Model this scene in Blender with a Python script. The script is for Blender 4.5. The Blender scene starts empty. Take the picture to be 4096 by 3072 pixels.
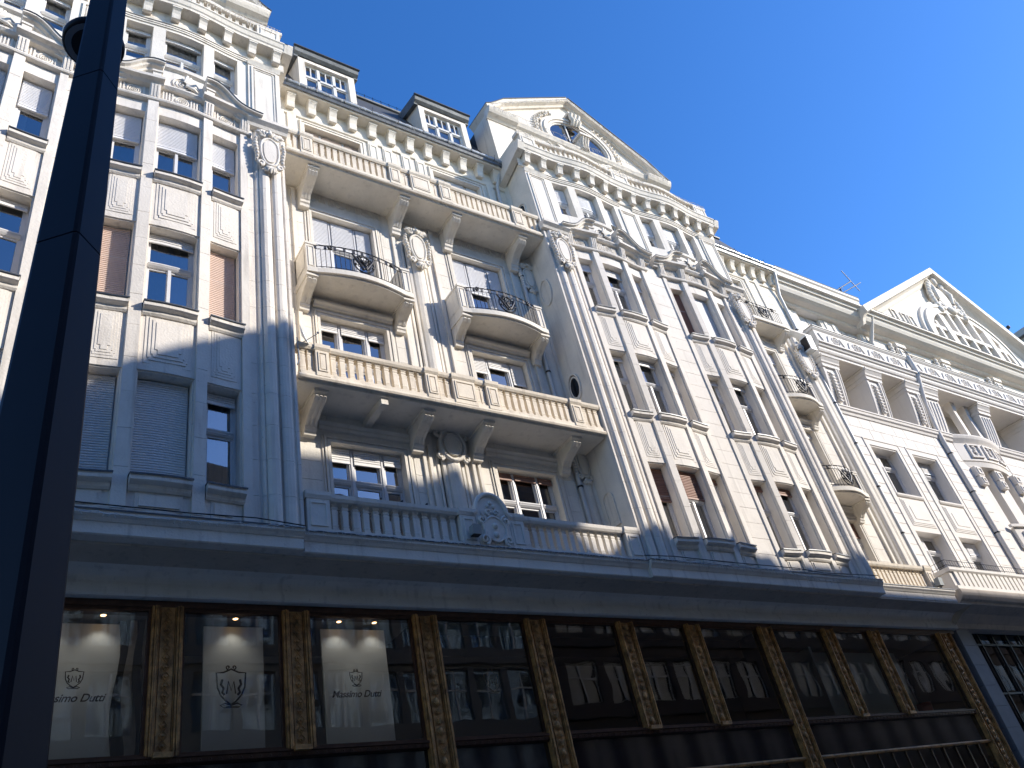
import bpy, math, random
from mathutils import Vector, Matrix
random.seed(7)
PI = math.pi
scene = bpy.context.scene
COL = scene.collection

# ------------------------------------------------------------------ camera, sky, sun, exposure
CAM_D, CAM_H = 13.0, 1.6
yaw, pitch, roll = [math.radians(a) for a in (40.425, 34.999, -13.808)]
fw = Vector((math.sin(yaw)*math.cos(pitch), math.cos(yaw)*math.cos(pitch), math.sin(pitch)))
rt = Vector((math.cos(yaw), -math.sin(yaw), 0))
up = rt.cross(fw)
r2 = math.cos(roll)*rt + math.sin(roll)*up
u2 = -math.sin(roll)*rt + math.cos(roll)*up
cam = bpy.data.cameras.new('camera')
cam.sensor_width = 36
cam.lens = 3291.8/4096*36
cam.clip_end = 2000
cam.clip_start = 0.05
camo = bpy.data.objects.new('camera', cam)
COL.objects.link(camo)
camo.matrix_world = Matrix(((r2.x, u2.x, -fw.x, 0), (r2.y, u2.y, -fw.y, -CAM_D), (r2.z, u2.z, -fw.z, CAM_H), (0, 0, 0, 1)))
scene.camera = camo

SUN = Vector((1.2, -1.0, 0.75)).normalized()
elev = math.asin(SUN.z)
azim = math.atan2(SUN.x, SUN.y)
world = bpy.data.worlds.new('World')
scene.world = world
world.use_nodes = True
wn = world.node_tree
wn.nodes.clear()
sky = wn.nodes.new('ShaderNodeTexSky')
sky.sky_type = 'NISHITA'
sky.sun_disc = False
sky.sun_elevation = elev
sky.sun_rotation = azim
sky.altitude = 300
sky.air_density = 1.0
sky.dust_density = 0.25
sky.ozone_density = 2.6
bg = wn.nodes.new('ShaderNodeBackground')
bg.inputs['Strength'].default_value = 0.15
wo = wn.nodes.new('ShaderNodeOutputWorld')
hs = wn.nodes.new('ShaderNodeHueSaturation')
hs.inputs['Hue'].default_value = 0.511
hs.inputs['Saturation'].default_value = 1.30
hs.inputs['Value'].default_value = 1.22
wn.links.new(sky.outputs[0], hs.inputs['Color'])
wn.links.new(hs.outputs[0], bg.inputs[0])
wn.links.new(bg.outputs[0], wo.inputs[0])

sl = bpy.data.lights.new('sun', 'SUN')
sl.energy = 4.0
sl.angle = math.radians(0.5)
sl.color = (1.0, 0.93, 0.83)
so = bpy.data.objects.new('sun', sl)
COL.objects.link(so)
so.rotation_euler = SUN.to_track_quat('Z', 'Y').to_euler()
so.location = (40, -60, 60)

scene.view_settings.view_transform = 'Standard'
scene.view_settings.look = 'None'
scene.view_settings.exposure = 0.68
scene.view_settings.gamma = 1
scene.view_settings.use_curve_mapping = False

# ------------------------------------------------------------------ materials
MATS = {}
def mat(name, col, rough=0.8, metal=0.0, var=0.0, vscale=1.5, bump=0.0, bscale=30.0, stain=0.0, spec=0.5, col2=None):
    m = bpy.data.materials.new(name)
    m.use_nodes = True
    nt = m.node_tree
    b = nt.nodes['Principled BSDF']
    b.inputs['Roughness'].default_value = rough
    b.inputs['Metallic'].default_value = metal
    b.inputs['Specular IOR Level'].default_value = spec
    c = (*col, 1)
    b.inputs['Base Color'].default_value = c
    geo = nt.nodes.new('ShaderNodeNewGeometry')
    last = None
    if var > 0:
        n = nt.nodes.new('ShaderNodeTexNoise')
        n.inputs['Scale'].default_value = vscale
        n.inputs['Detail'].default_value = 8
        n.inputs['Roughness'].default_value = 0.65
        nt.links.new(geo.outputs['Position'], n.inputs['Vector'])
        mr = nt.nodes.new('ShaderNodeMapRange')
        mr.inputs[1].default_value = 0.3; mr.inputs[2].default_value = 0.7
        nt.links.new(n.outputs['Fac'], mr.inputs[0])
        mx = nt.nodes.new('ShaderNodeMix'); mx.data_type = 'RGBA'
        mx.inputs[6].default_value = (*(x*(1-var) for x in (col2 or col)), 1)
        mx.inputs[7].default_value = (*(min(1, x*(1+var*0.5)) for x in col), 1)
        nt.links.new(mr.outputs[0], mx.inputs[0])
        last = mx.outputs[2]
    if stain > 0:
        mp = nt.nodes.new('ShaderNodeMapping')
        mp.inputs['Scale'].default_value = (6.0, 6.0, 0.5)
        nt.links.new(geo.outputs['Position'], mp.inputs['Vector'])
        n = nt.nodes.new('ShaderNodeTexNoise'); n.inputs['Scale'].default_value = 1.0; n.inputs['Detail'].default_value = 6
        nt.links.new(mp.outputs[0], n.inputs['Vector'])
        mr = nt.nodes.new('ShaderNodeMapRange')
        mr.inputs[1].default_value = 0.56; mr.inputs[2].default_value = 0.72
        mr.inputs[3].default_value = 0.0; mr.inputs[4].default_value = stain
        nt.links.new(n.outputs['Fac'], mr.inputs[0])
        # small dark pits
        v = nt.nodes.new('ShaderNodeTexNoise'); v.inputs['Scale'].default_value = 14; v.inputs['Detail'].default_value = 3
        nt.links.new(geo.outputs['Position'], v.inputs['Vector'])
        m2 = nt.nodes.new('ShaderNodeMapRange')
        m2.inputs[1].default_value = 0.66; m2.inputs[2].default_value = 0.76; m2.inputs[4].default_value = stain*0.9
        nt.links.new(v.outputs['Fac'], m2.inputs[0])
        ad = nt.nodes.new('ShaderNodeMath'); ad.operation = 'MAXIMUM'
        nt.links.new(mr.outputs[0], ad.inputs[0]); nt.links.new(m2.outputs[0], ad.inputs[1])
        mx = nt.nodes.new('ShaderNodeMix'); mx.data_type = 'RGBA'
        mx.inputs[7].default_value = (col[0]*0.45, col[1]*0.43, col[2]*0.42, 1)
        nt.links.new(ad.outputs[0], mx.inputs[0])
        if last: nt.links.new(last, mx.inputs[6])
        else: mx.inputs[6].default_value = c
        last = mx.outputs[2]
    if last: nt.links.new(last, b.inputs['Base Color'])
    if bump > 0:
        n = nt.nodes.new('ShaderNodeTexNoise')
        n.inputs['Scale'].default_value = bscale
        n.inputs['Detail'].default_value = 6
        nt.links.new(geo.outputs['Position'], n.inputs['Vector'])
        bp = nt.nodes.new('ShaderNodeBump')
        bp.inputs['Strength'].default_value = bump
        bp.inputs['Distance'].default_value = 0.02
        nt.links.new(n.outputs['Fac'], bp.inputs['Height'])
        nt.links.new(bp.outputs[0], b.inputs['Normal'])
    MATS[name] = m
    return m

STONE = mat('pale_limestone', (0.745, 0.69, 0.61), 0.85, var=0.13, vscale=1.1, bump=0.4, bscale=22, stain=0.42)
CREAM = mat('cream_limestone', (0.76, 0.705, 0.61), 0.85, var=0.14, vscale=1.4, bump=0.35, bscale=22, stain=0.28)
PLASTER = mat('white_plaster', (0.75, 0.70, 0.63), 0.8, var=0.08, vscale=0.9, bump=0.25, bscale=30, stain=0.16)
SOFFIT = mat('soffit_render', (0.56, 0.48, 0.39), 0.9, var=0.15, vscale=1.5, bump=0.2, stain=0.45)
BALST = mat('warm_sandstone', (0.75, 0.66, 0.53), 0.85, var=0.15, vscale=2.5, bump=0.35, bscale=25, stain=0.4)
FRAMEW = mat('window_frame_paint', (0.66, 0.65, 0.64), 0.45, var=0.06, vscale=4)
BLINDW = mat('white_blind', (0.74, 0.74, 0.75), 0.5, var=0.04, vscale=3)
BLINDG = mat('grey_blind', (0.76, 0.74, 0.71), 0.5, var=0.04, vscale=3)
BLINDP = mat('pinkish_blind', (0.70, 0.54, 0.45), 0.6, var=0.08, vscale=3)
BLINDT = mat('taupe_blind', (0.42, 0.33, 0.27), 0.6, var=0.08, vscale=3)
BLINDB = mat('brown_blind', (0.30, 0.16, 0.11), 0.6, var=0.1, vscale=3)
CURT = mat('net_curtain', (0.62, 0.64, 0.66), 0.9, var=0.1, vscale=3)
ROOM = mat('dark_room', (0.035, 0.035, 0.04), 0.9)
ZINC = mat('dark_zinc', (0.10, 0.105, 0.11), 0.45, 0.4, var=0.25, vscale=3, bump=0.1)
GUTTER = mat('pale_zinc_gutter', (0.38, 0.42, 0.47), 0.4, 0.5, var=0.15, vscale=2)
LEAD = mat('weathered_lead', (0.17, 0.18, 0.185), 0.6, 0.2, var=0.45, vscale=2.5, bump=0.3, bscale=12)
SLATE = mat('roof_slate', (0.055, 0.058, 0.062), 0.6, 0.0, var=0.35, vscale=3)
IRON = mat('black_iron', (0.022, 0.022, 0.026), 0.45, 0.3)
PIPE = mat('grey_pipe', (0.52, 0.52, 0.50), 0.5, 0.1, var=0.1, vscale=2)
BRONZE = mat('gilt_bronze', (0.62, 0.31, 0.10), 0.42, 0.40, var=0.45, vscale=6, bump=0.5, bscale=60, col2=(0.30, 0.14, 0.05))
BRONZED = mat('dark_bronze', (0.10, 0.05, 0.03), 0.4, 0.6, var=0.3, vscale=8)
LAMPP = mat('lamp_post_paint', (0.013, 0.013, 0.021), 0.5, 0.0, var=0.1, vscale=2, spec=0.16)
LENS = mat('lamp_lens', (0.22, 0.22, 0.23), 0.3)
ASPH = mat('asphalt', (0.075, 0.074, 0.072), 0.9, var=0.25, vscale=0.8, bump=0.4, bscale=60)
PAVE = mat('paving', (0.46, 0.42, 0.37), 0.85, var=0.15, vscale=0.7, bump=0.3)
KERBM = mat('granite_kerb', (0.3, 0.3, 0.29), 0.8, var=0.15)
DKSTONE = mat('brown_facade', (0.065, 0.048, 0.042), 0.85, var=0.2, vscale=0.5)
LTSTONE = mat('grey_facade', (0.42, 0.40, 0.37), 0.85, var=0.15, vscale=0.5)
MIDST = mat('warm_grey_facade', (0.17, 0.16, 0.155), 0.8, var=0.15, vscale=0.5)
BLUEST = mat('grey_stone_cladding', (0.22, 0.215, 0.22), 0.6, var=0.15, vscale=2)
DARKGL = mat('black_glass_and_shade', (0.006, 0.006, 0.009), 0.06, spec=0.6)
PANEL = mat('white_backdrop', (0.76, 0.83, 0.86), 0.8, var=0.05)
PRINT = mat('black_print', (0.015, 0.015, 0.02), 0.6)
GOLDP = mat('gold_print', (0.25, 0.18, 0.10), 0.6)
SHOPW = mat('shop_wall', (0.62, 0.72, 0.68), 0.85, var=0.08)
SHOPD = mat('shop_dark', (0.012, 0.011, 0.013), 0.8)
FABRIC = mat('striped_cloth', (0.30, 0.28, 0.26), 0.9, var=0.2, vscale=9)
LIGHTS = mat('string_light_cable', (0.55, 0.53, 0.5), 0.6)
CABLE = mat('black_cable', (0.02, 0.02, 0.022), 0.6)
PLASTIC = mat('grey_plastic', (0.30, 0.32, 0.31), 0.5)
LEAF = mat('dry_leaves', (0.06, 0.075, 0.035), 0.8, var=0.4, vscale=20)
WHITEP = mat('white_pottery', (0.75, 0.76, 0.74), 0.3)
GREENP = mat('green_lid', (0.05, 0.30, 0.16), 0.4)
BLUEP = mat('blue_vase', (0.03, 0.10, 0.45), 0.3)
REDP = mat('red_pot', (0.45, 0.03, 0.03), 0.35)
DISH = mat('dish_white', (0.75, 0.75, 0.74), 0.4)

def glass(name, ior, tint=(0.9, 0.93, 0.95), gl=(1, 1, 1), bump=0.0):
    m = bpy.data.materials.new(name); m.use_nodes = True
    nt = m.node_tree; nt.nodes.clear()
    o = nt.nodes.new('ShaderNodeOutputMaterial')
    mix = nt.nodes.new('ShaderNodeMixShader')
    t = nt.nodes.new('ShaderNodeBsdfTransparent'); t.inputs[0].default_value = (*tint, 1)
    g = nt.nodes.new('ShaderNodeBsdfGlossy'); g.inputs['Roughness'].default_value = 0.015; g.inputs[0].default_value = (*gl, 1)
    f = nt.nodes.new('ShaderNodeFresnel'); f.inputs[0].default_value = ior
    nt.links.new(f.outputs[0], mix.inputs[0]); nt.links.new(t.outputs[0], mix.inputs[1]); nt.links.new(g.outputs[0], mix.inputs[2])
    nt.links.new(mix.outputs[0], o.inputs[0])
    if bump:
        geo = nt.nodes.new('ShaderNodeNewGeometry')
        n = nt.nodes.new('ShaderNodeTexNoise'); n.inputs['Scale'].default_value = 1.2; n.inputs['Detail'].default_value = 1
        nt.links.new(geo.outputs['Position'], n.inputs['Vector'])
        b = nt.nodes.new('ShaderNodeBump'); b.inputs['Strength'].default_value = bump; b.inputs['Distance'].default_value = 0.05
        nt.links.new(n.outputs['Fac'], b.inputs['Height']); nt.links.new(b.outputs[0], g.inputs['Normal'])
    return m
GLASS = glass('window_glass', 3.1, bump=0.10)
SHOPG = glass('shop_glass', 1.9, (0.80, 0.84, 0.85), bump=0.05)
OPPG = glass('opposite_glass', 1.6, (0.9, 0.9, 0.9), (0.8, 0.85, 0.95))
OPPB = glass('sky_tinted_glass', 4.0, (0.3, 0.4, 0.6), (0.5, 0.72, 1.0))  # blue of the reflected sky painted into the gloss colour
def emis(name, col, s):
    m = bpy.data.materials.new(name); m.use_nodes = True
    b = m.node_tree.nodes['Principled BSDF']
    b.inputs['Base Color'].default_value = (*col, 1)
    b.inputs['Emission Color'].default_value = (*col, 1); b.inputs['Emission Strength'].default_value = s
    return m
WARM = emis('downlight_bulb', (1.0, 0.55, 0.22), 6)

# ------------------------------------------------------------------ mesh helpers (u along the street, d out of the wall towards the street, z up)
class MB:
    def __init__(s, warp=None):
        s.v = []; s.f = []; s.sm = []; s.warp = warp; s.smooth = False
    def add(s, vs, fs, smooth=False):
        o = len(s.v)
        s.v += [tuple(p) for p in vs]
        for f in fs:
            s.f.append([i+o for i in f]); s.sm.append(smooth)
        return s
    def nx(s, x0, x1):
        return max(1, int(math.ceil(abs(x1-x0)/0.35))) if s.warp else 1
    def box(s, x0, x1, d0, d1, z0, z1):
        return s.profx([(d0, z0), (d1, z0), (d1, z1), (d0, z1)], x0, x1)
    def profx(s, sec, x0, x1, caps=True):
        # section (d,z) swept along x; drawn so the faces look outward
        n = s.nx(x0, x1); k = len(sec)
        a = sum(sec[i][0]*sec[(i+1) % k][1]-sec[(i+1) % k][0]*sec[i][1] for i in range(k))
        if a < 0: sec = sec[::-1]
        vs = []
        for i in range(n+1):
            x = x0+(x1-x0)*i/n
            vs += [(x, p[0], p[1]) for p in sec]
        fs = []
        for i in range(n):
            for j in range(k):
                j2 = (j+1) % k
                fs.append([i*k+j, i*k+j2, (i+1)*k+j2, (i+1)*k+j])
        if caps:
            fs.append(list(range(k))[::-1]); fs.append([n*k+j for j in range(k)])
        return s.add(vs, fs)
    def profz(s, sec, z0, z1):
        k = len(sec)
        vs = [(p[0], p[1], z0) for p in sec]+[(p[0], p[1], z1) for p in sec]
        fs = [[j, (j+1) % k, k+(j+1) % k, k+j] for j in range(k)]
        fs.append(list(range(k))[::-1]); fs.append([k+j for j in range(k)])
        return s.add(vs, fs)
    def plate(s, poly, d0, d1, smooth=False):
        # polygon (x,z) given depth from d0 (back) to d1 (front)
        k = len(poly)
        vs = [(p[0], d1, p[1]) for p in poly]+[(p[0], d0, p[1]) for p in poly]
        fs = [list(range(k))]+[[j, (j+1) % k, k+(j+1) % k, k+j] for j in range(k)]
        return s.add(vs, fs)
    def ring(s, outer, inner, d0, d1):
        # two polygons of equal length
        k = len(outer)
        vs = [(p[0], d1, p[1]) for p in outer]+[(p[0], d1, p[1]) for p in inner]+[(p[0], d0, p[1]) for p in outer]+[(p[0], d0, p[1]) for p in inner]
        fs = []
        for j in range(k):
            q = (j+1) % k
            fs += [[j, q, k+q, k+j], [j, q, 2*k+q, 2*k+j], [k+j, k+q, 3*k+q, 3*k+j]]
        return s.add(vs, fs)
    def lathe(s, x, d, z0, prof, n=4, rot=PI/4):
        # prof: (height, half width)
        c = 1/math.cos(PI/n) if n == 4 else 1
        vs = []; fs = []
        for h, r in prof:
            for j in range(n):
                a = rot+2*PI*j/n
                vs.append((x+r*c*math.cos(a), d+r*c*math.sin(a), z0+h))
        m = len(prof)
        for i in range(m-1):
            for j in range(n):
                fs.append([i*n+j, i*n+(j+1) % n, (i+1)*n+(j+1) % n, (i+1)*n+j])
        fs.append(list(range(n))[::-1]); fs.append([(m-1)*n+j for j in range(n)])
        return s.add(vs, fs, n > 4)
    def tube(s, pts, r, n=5, closed=False):
        pts = [Vector(p) for p in pts]; m = len(pts); vs = []; fs = []
        rs = r if isinstance(r, (list, tuple)) else [r]*m
        for i, p in enumerate(pts):
            a = pts[(i-1) % m] if (i > 0 or closed) else p
            b = pts[(i+1) % m] if (i < m-1 or closed) else p
            t = (b-a)
            t = t.normalized() if t.length > 1e-9 else Vector((0, 0, 1))
            h = Vector((0, 1, 0)) if abs(t.y) < 0.9 else Vector((1, 0, 0))
            e1 = t.cross(h).normalized(); e2 = t.cross(e1)
            for j in range(n):
                w = 2*PI*j/n
                vs.append(tuple(p+rs[i]*(math.cos(w)*e1+math.sin(w)*e2)))
        for i in range(m if closed else m-1):
            i2 = (i+1) % m
            for j in range(n):
                fs.append([i*n+j, i*n+(j+1) % n, i2*n+(j+1) % n, i2*n+j])
        return s.add(vs, fs, n > 4)
    def ball(s, c, r, n=8, m=5):
        if not isinstance(r, (list, tuple)): r = (r, r, r)
        vs = [(c[0], c[1], c[2]+r[2])]; fs = []
        for i in range(1, m):
            a = PI*i/m
            for j in range(n):
                b = 2*PI*j/n
                vs.append((c[0]+r[0]*math.sin(a)*math.cos(b), c[1]+r[1]*math.sin(a)*math.sin(b), c[2]+r[2]*math.cos(a)))
        vs.append((c[0], c[1], c[2]-r[2])); L = len(vs)-1
        for j in range(n):
            fs.append([0, 1+j, 1+(j+1) % n])
            for i in range(m-2):
                a = 1+i*n
                fs.append([a+j, a+n+j, a+n+(j+1) % n, a+(j+1) % n])
            a = 1+(m-2)*n
            fs.append([a+j, L, a+(j+1) % n])
        return s.add(vs, fs, True)
    def sweep(s, path, sec):
        # path (x,z); section (d, offset along the path normal)
        n = len(path); k = len(sec); vs = []; fs = []
        for i, p in enumerate(path):
            a = path[max(0, i-1)]; b = path[min(n-1, i+1)]
            tx, tz = b[0]-a[0], b[1]-a[1]; L = math.hypot(tx, tz) or 1
            nx_, nz_ = -tz/L, tx/L
            if nz_ < 0: nx_, nz_ = -nx_, -nz_
            for d, h in sec: vs.append((p[0]+nx_*h, d, p[1]+nz_*h))
        for i in range(n-1):
            for j in range(k):
                fs.append([i*k+j, i*k+(j+1) % k, (i+1)*k+(j+1) % k, (i+1)*k+j])
        fs.append(list(range(k))); fs.append([(n-1)*k+j for j in range(k)])
        return s.add(vs, fs)
    def mesh(s, name, m):
        me = bpy.data.meshes.new(name)
        w = s.warp
        vs = [(x, -(d+(w(x) if w else 0)), z) for x, d, z in s.v]
        me.from_pydata(vs, [], s.f)
        me.polygons.foreach_set('use_smooth', s.sm)
        if m: me.materials.append(m)
        me.update()
        return me

def part(name, mb, m, parent=None, label=None, kind=None):
    o = bpy.data.objects.new(name, mb.mesh(name, m) if isinstance(mb, MB) else mb)
    COL.objects.link(o)
    if parent: o.parent = parent
    if label: o['label'] = label
    if kind: o['kind'] = kind
    return o
def thing(name, label, cat, group=None):
    o = bpy.data.objects.new(name, None); COL.objects.link(o)
    o.empty_display_size = 0.3
    o['label'] = label; o['category'] = cat
    if group: o['group'] = group
    return o
def tag(o, label, cat, group=None):
    o['label'] = label; o['category'] = cat
    if group: o['group'] = group
    return o
def structure(name, mb, m):
    o = part(name, mb, m); o['kind'] = 'structure'; return o

def rect(x0, x1, z0, z1): return [(x0, z0), (x1, z0), (x1, z1), (x0, z1)]
def ell(cx, cz, rx, rz, n=24, a0=0.0, a1=2*PI, closed=True):
    k = n if closed else n+1
    return [(cx+rx*math.cos(a0+(a1-a0)*i/n), cz+rz*math.sin(a0+(a1-a0)*i/n)) for i in range(k)]
def notched(x0, x1, z0, z1, q):
    # rectangle with stepped lower corners
    return [(x0, z0+2*q), (x0+q, z0+2*q), (x0+q, z0), (x1-q, z0), (x1-q, z0+2*q), (x1, z0+2*q), (x1, z1), (x0, z1)]
def spiral(cx, cz, d, r0, r1, turns, a0, sgn=1, n=16):
    return [(cx+(r0+(r1-r0)*i/n)*math.cos(a0+sgn*2*PI*turns*i/n), d, cz+(r0+(r1-r0)*i/n)*math.sin(a0+sgn*2*PI*turns*i/n)) for i in range(n+1)]

def wall(mb, x0, x1, z0, z1, d, holes, depth, sides=True):
    xs = sorted(set([x0, x1]+[h[0] for h in holes]+[h[1] for h in holes]))
    xs = [x for x in xs if x0 <= x <= x1]
    if mb.warp:
        ys = []
        for a, b in zip(xs, xs[1:]):
            n = mb.nx(a, b); ys += [a+(b-a)*i/n for i in range(n)]
        xs = ys+[xs[-1]]
    zs = sorted(set([z0, z1]+[h[2] for h in holes]+[h[3] for h in holes]))
    zs = [z for z in zs if z0 <= z <= z1]
    for a, b in zip(xs, xs[1:]):
        for c, e in zip(zs, zs[1:]):
            mx, mz = (a+b)/2, (c+e)/2
            if any(h[0] < mx < h[1] and h[2] < mz < h[3] for h in holes): continue
            mb.add([(a, d, c), (b, d, c), (b, d, e), (a, d, e)], [[0, 1, 2, 3]])
    for h in holes:
        a, b, c, e = h
        n = mb.nx(a, b)
        mb.add([(a, d, c), (a, d-depth, c), (a, d-depth, e), (a, d, e)], [[0, 1, 2, 3]])
        mb.add([(b, d, c), (b, d-depth, c), (b, d-depth, e), (b, d, e)], [[0, 1, 2, 3]])
        for i in range(n):
            p, q = a+(b-a)*i/n, a+(b-a)*(i+1)/n
            mb.add([(p, d, c), (q, d, c), (q, d-depth, c), (p, d-depth, c)], [[0, 1, 2, 3]])
            mb.add([(p, d, e), (q, d, e), (q, d-depth, e), (p, d-depth, e)], [[0, 1, 2, 3]])
    if sides:
        mb.add([(x0, d, z0), (x0, d-depth, z0), (x0, d-depth, z1), (x0, d, z1)], [[0, 1, 2, 3]])
        mb.add([(x1, d, z0), (x1, d-depth, z0), (x1, d-depth, z1), (x1, d, z1)], [[0, 1, 2, 3]])

STONES = {}
def ashlar(key, x0, x1, z0, z1, d, holes, ch=0.47, bw=0.9, th=0.014, m=None, warp=None, gap=0.011):
    zs = sorted(set([z0, z1]+[h[2] for h in holes]+[h[3] for h in holes]))
    zs = [z for z in zs if z0 <= z <= z1]
    row = 0
    for c, e in zip(zs, zs[1:]):
        n = max(1, round((e-c)/ch))
        for i in range(n):
            a, b = c+(e-c)*i/n, c+(e-c)*(i+1)/n
            if b-a < 0.06: continue
            mz = (a+b)/2
            cuts = [(x0, x1)]
            for h in holes:
                if h[2] < mz < h[3]:
                    nc = []
                    for p, q in cuts:
                        if h[1] <= p or h[0] >= q: nc.append((p, q)); continue
                        if h[0] > p: nc.append((p, h[0]))
                        if h[1] < q: nc.append((h[1], q))
                    cuts = nc
            for p, q in cuts:
                L = q-p
                if L < 0.06: continue
                k = max(1, round(L/bw))
                edges = [p+L*j/k for j in range(k+1)]
                if row % 2 and k > 1: edges = [p]+[p+L*(j+0.5)/k for j in range(k)]+[q]
                for u, v in zip(edges, edges[1:]):
                    t = th*(0.8+0.4*random.random())
                    mb = MB(warp)
                    mb.box(u+gap/2, v-gap/2, d-0.004, d+t, a+gap/2, b-gap/2)
                    cen = Vector(((u+v)/2, -d, mz))
                    STONES.setdefault(key, []).append(((v-u)*(b-a)/((cen-CAMP).length**2), mb, m))
            row += 1
CAMP = Vector((0, -CAM_D, CAM_H))

def flush_stones(key, parent, limit):
    L = sorted(STONES.get(key, []), key=lambda t: -t[0])
    for sc, mb, m in L[:limit]: part('stone', mb, m, parent)
    rest = {}
    for sc, mb, m in L[limit:]:
        r = rest.setdefault((m.name), (MB(), m))[0]
        w = mb.warp
        r.add([(x, d+(w(x) if w else 0), z) for x, d, z in mb.v], mb.f)
    for nm, (r, m) in rest.items(): part('stonework', r, m, parent, kind='stuff')

def window(par, x0, x1, z0, z1, d, cols=(0, 1), tr=0.6, blinds=(0,), bm=None, curt=0.5, split=1, warp=None, fm=None, low=True, gm=None, seed=0, box=True):
    rnd = random.Random(int(x0*97+z0*31)+seed)
    fm = fm or FRAMEW
    f = MB(warp)
    W, H = x1-x0, z1-z0
    t = 0.055
    f.ring(rect(x0, x1, z0, z1), rect(x0+t, x1-t, z0+t, z1-t), d-0.07, d)
    cb = [x0+W*c for c in cols]
    nc = len(cb)-1
    for x in cb[1:-1]:
        f.box(x-0.055, x+0.055, d-0.07, d+0.02, z0+t, z1-t)
        f.box(x-0.02, x+0.02, d+0.02, d+0.04, z0+t, z1-t)
    zt = z0+H*tr if tr else None
    lights = []
    for i in range(nc):
        a = cb[i]+(t if i == 0 else 0.055); b = cb[i+1]-(t if i == nc-1 else 0.055)
        if zt:
            f.profx([(d-0.07, zt-0.06), (d+0.015, zt-0.06), (d+0.05, zt-0.02), (d+0.03, zt), (d+0.055, zt+0.035), (d+0.05, zt+0.06), (d-0.07, zt+0.06)], a, b)
            lights.append((a, b, zt+0.06, z1-t, i, 1))
            zl = zt-0.06
        else: zl = z1-t
        s = split if nc == 1 or not low else 1
        for j in range(s):
            p, q = a+(b-a)*j/s, a+(b-a)*(j+1)/s
            lights.append((p, q, z0+t, zl, i, 0))
        if s > 1:
            xm = (a+b)/2
            f.box(xm-0.03, xm+0.03, d-0.02, d+0.025, z0+t, zl)
    sw = 0.045
    for a, b, c, e, i, u in lights:
        f.ring(rect(a, b, c, e), rect(a+sw, b-sw, c+sw, e-sw), d-0.06, d-0.018)
    w = part('window', f, fm, par)
    for a, b, c, e, i, u in lights:
        g = MB(warp)
        tl = rnd.uniform(-0.006, 0.006)
        g.add([(a+sw, d-0.045+tl, c+sw), (b-sw, d-0.045-tl, c+sw), (b-sw, d-0.045-tl, e-sw), (a+sw, d-0.045+tl, e-sw)], [[0, 1, 2, 3]])
        part('pane', g, gm or GLASS, w)
    for i in range(nc):
        fr = blinds[i] if i < len(blinds) else blinds[-1]
        a = cb[i]+(0.03 if i == 0 else 0.05); b = cb[i+1]-(0.03 if i == nc-1 else 0.05)
        if fr <= 0: continue
        m = MB(warp)
        zb = z1-0.02-(H-0.03)*fr
        n = max(2, int((z1-0.03-zb)/0.052))
        st = (z1-0.03-zb)/n
        dd = d+0.045
        sec = []
        for k in range(n):
            zz = z1-0.03-k*st
            sec += [(dd-0.004, zz), (dd+0.016, zz-st*0.55), (dd+0.014, zz-st*0.93)]
        sec += [(dd-0.004, zb), (dd-0.012, zb), (dd-0.012, z1-0.03)]
        nn = m.nx(a, b); k = len(sec)
        vs = []; fs = []
        for q in range(nn+1):
            vs += [(a+(b-a)*q/nn, p[0], p[1]) for p in sec]
        for q in range(nn):
            for j in range(k): fs.append([q*k+j, q*k+(j+1) % k, (q+1)*k+(j+1) % k, (q+1)*k+j])
        m.add(vs, fs)
        m.box(a, b, dd-0.012, dd+0.022, zb-0.035, zb)
        part('blind', m, bm or BLINDW, w)
    if curt > 0:
        c = MB(warp)
        spans = []
        for i in range(nc):
            a, b = cb[i]+0.03, cb[i+1]-0.03
            r = rnd.random()
            if r < curt: spans.append((a, b))
            elif r < curt+0.25: spans.append((a, a+(b-a)*rnd.uniform(0.25, 0.5)))
        for a, b in spans:
            n = max(4, int((b-a)/0.05))
            vs = []
            for k in range(n+1):
                x = a+(b-a)*k/n; o = 0.02*math.sin(k*2.1+rnd.random()*0.6)
                vs += [(x, d-0.16+o, z0+0.02), (x, d-0.16+o, z1-0.02)]
            c.add(vs, [[2*k, 2*k+2, 2*k+3, 2*k+1] for k in range(n)])
        if c.v: part('curtain', c, CURT, w)
    return w

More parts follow.
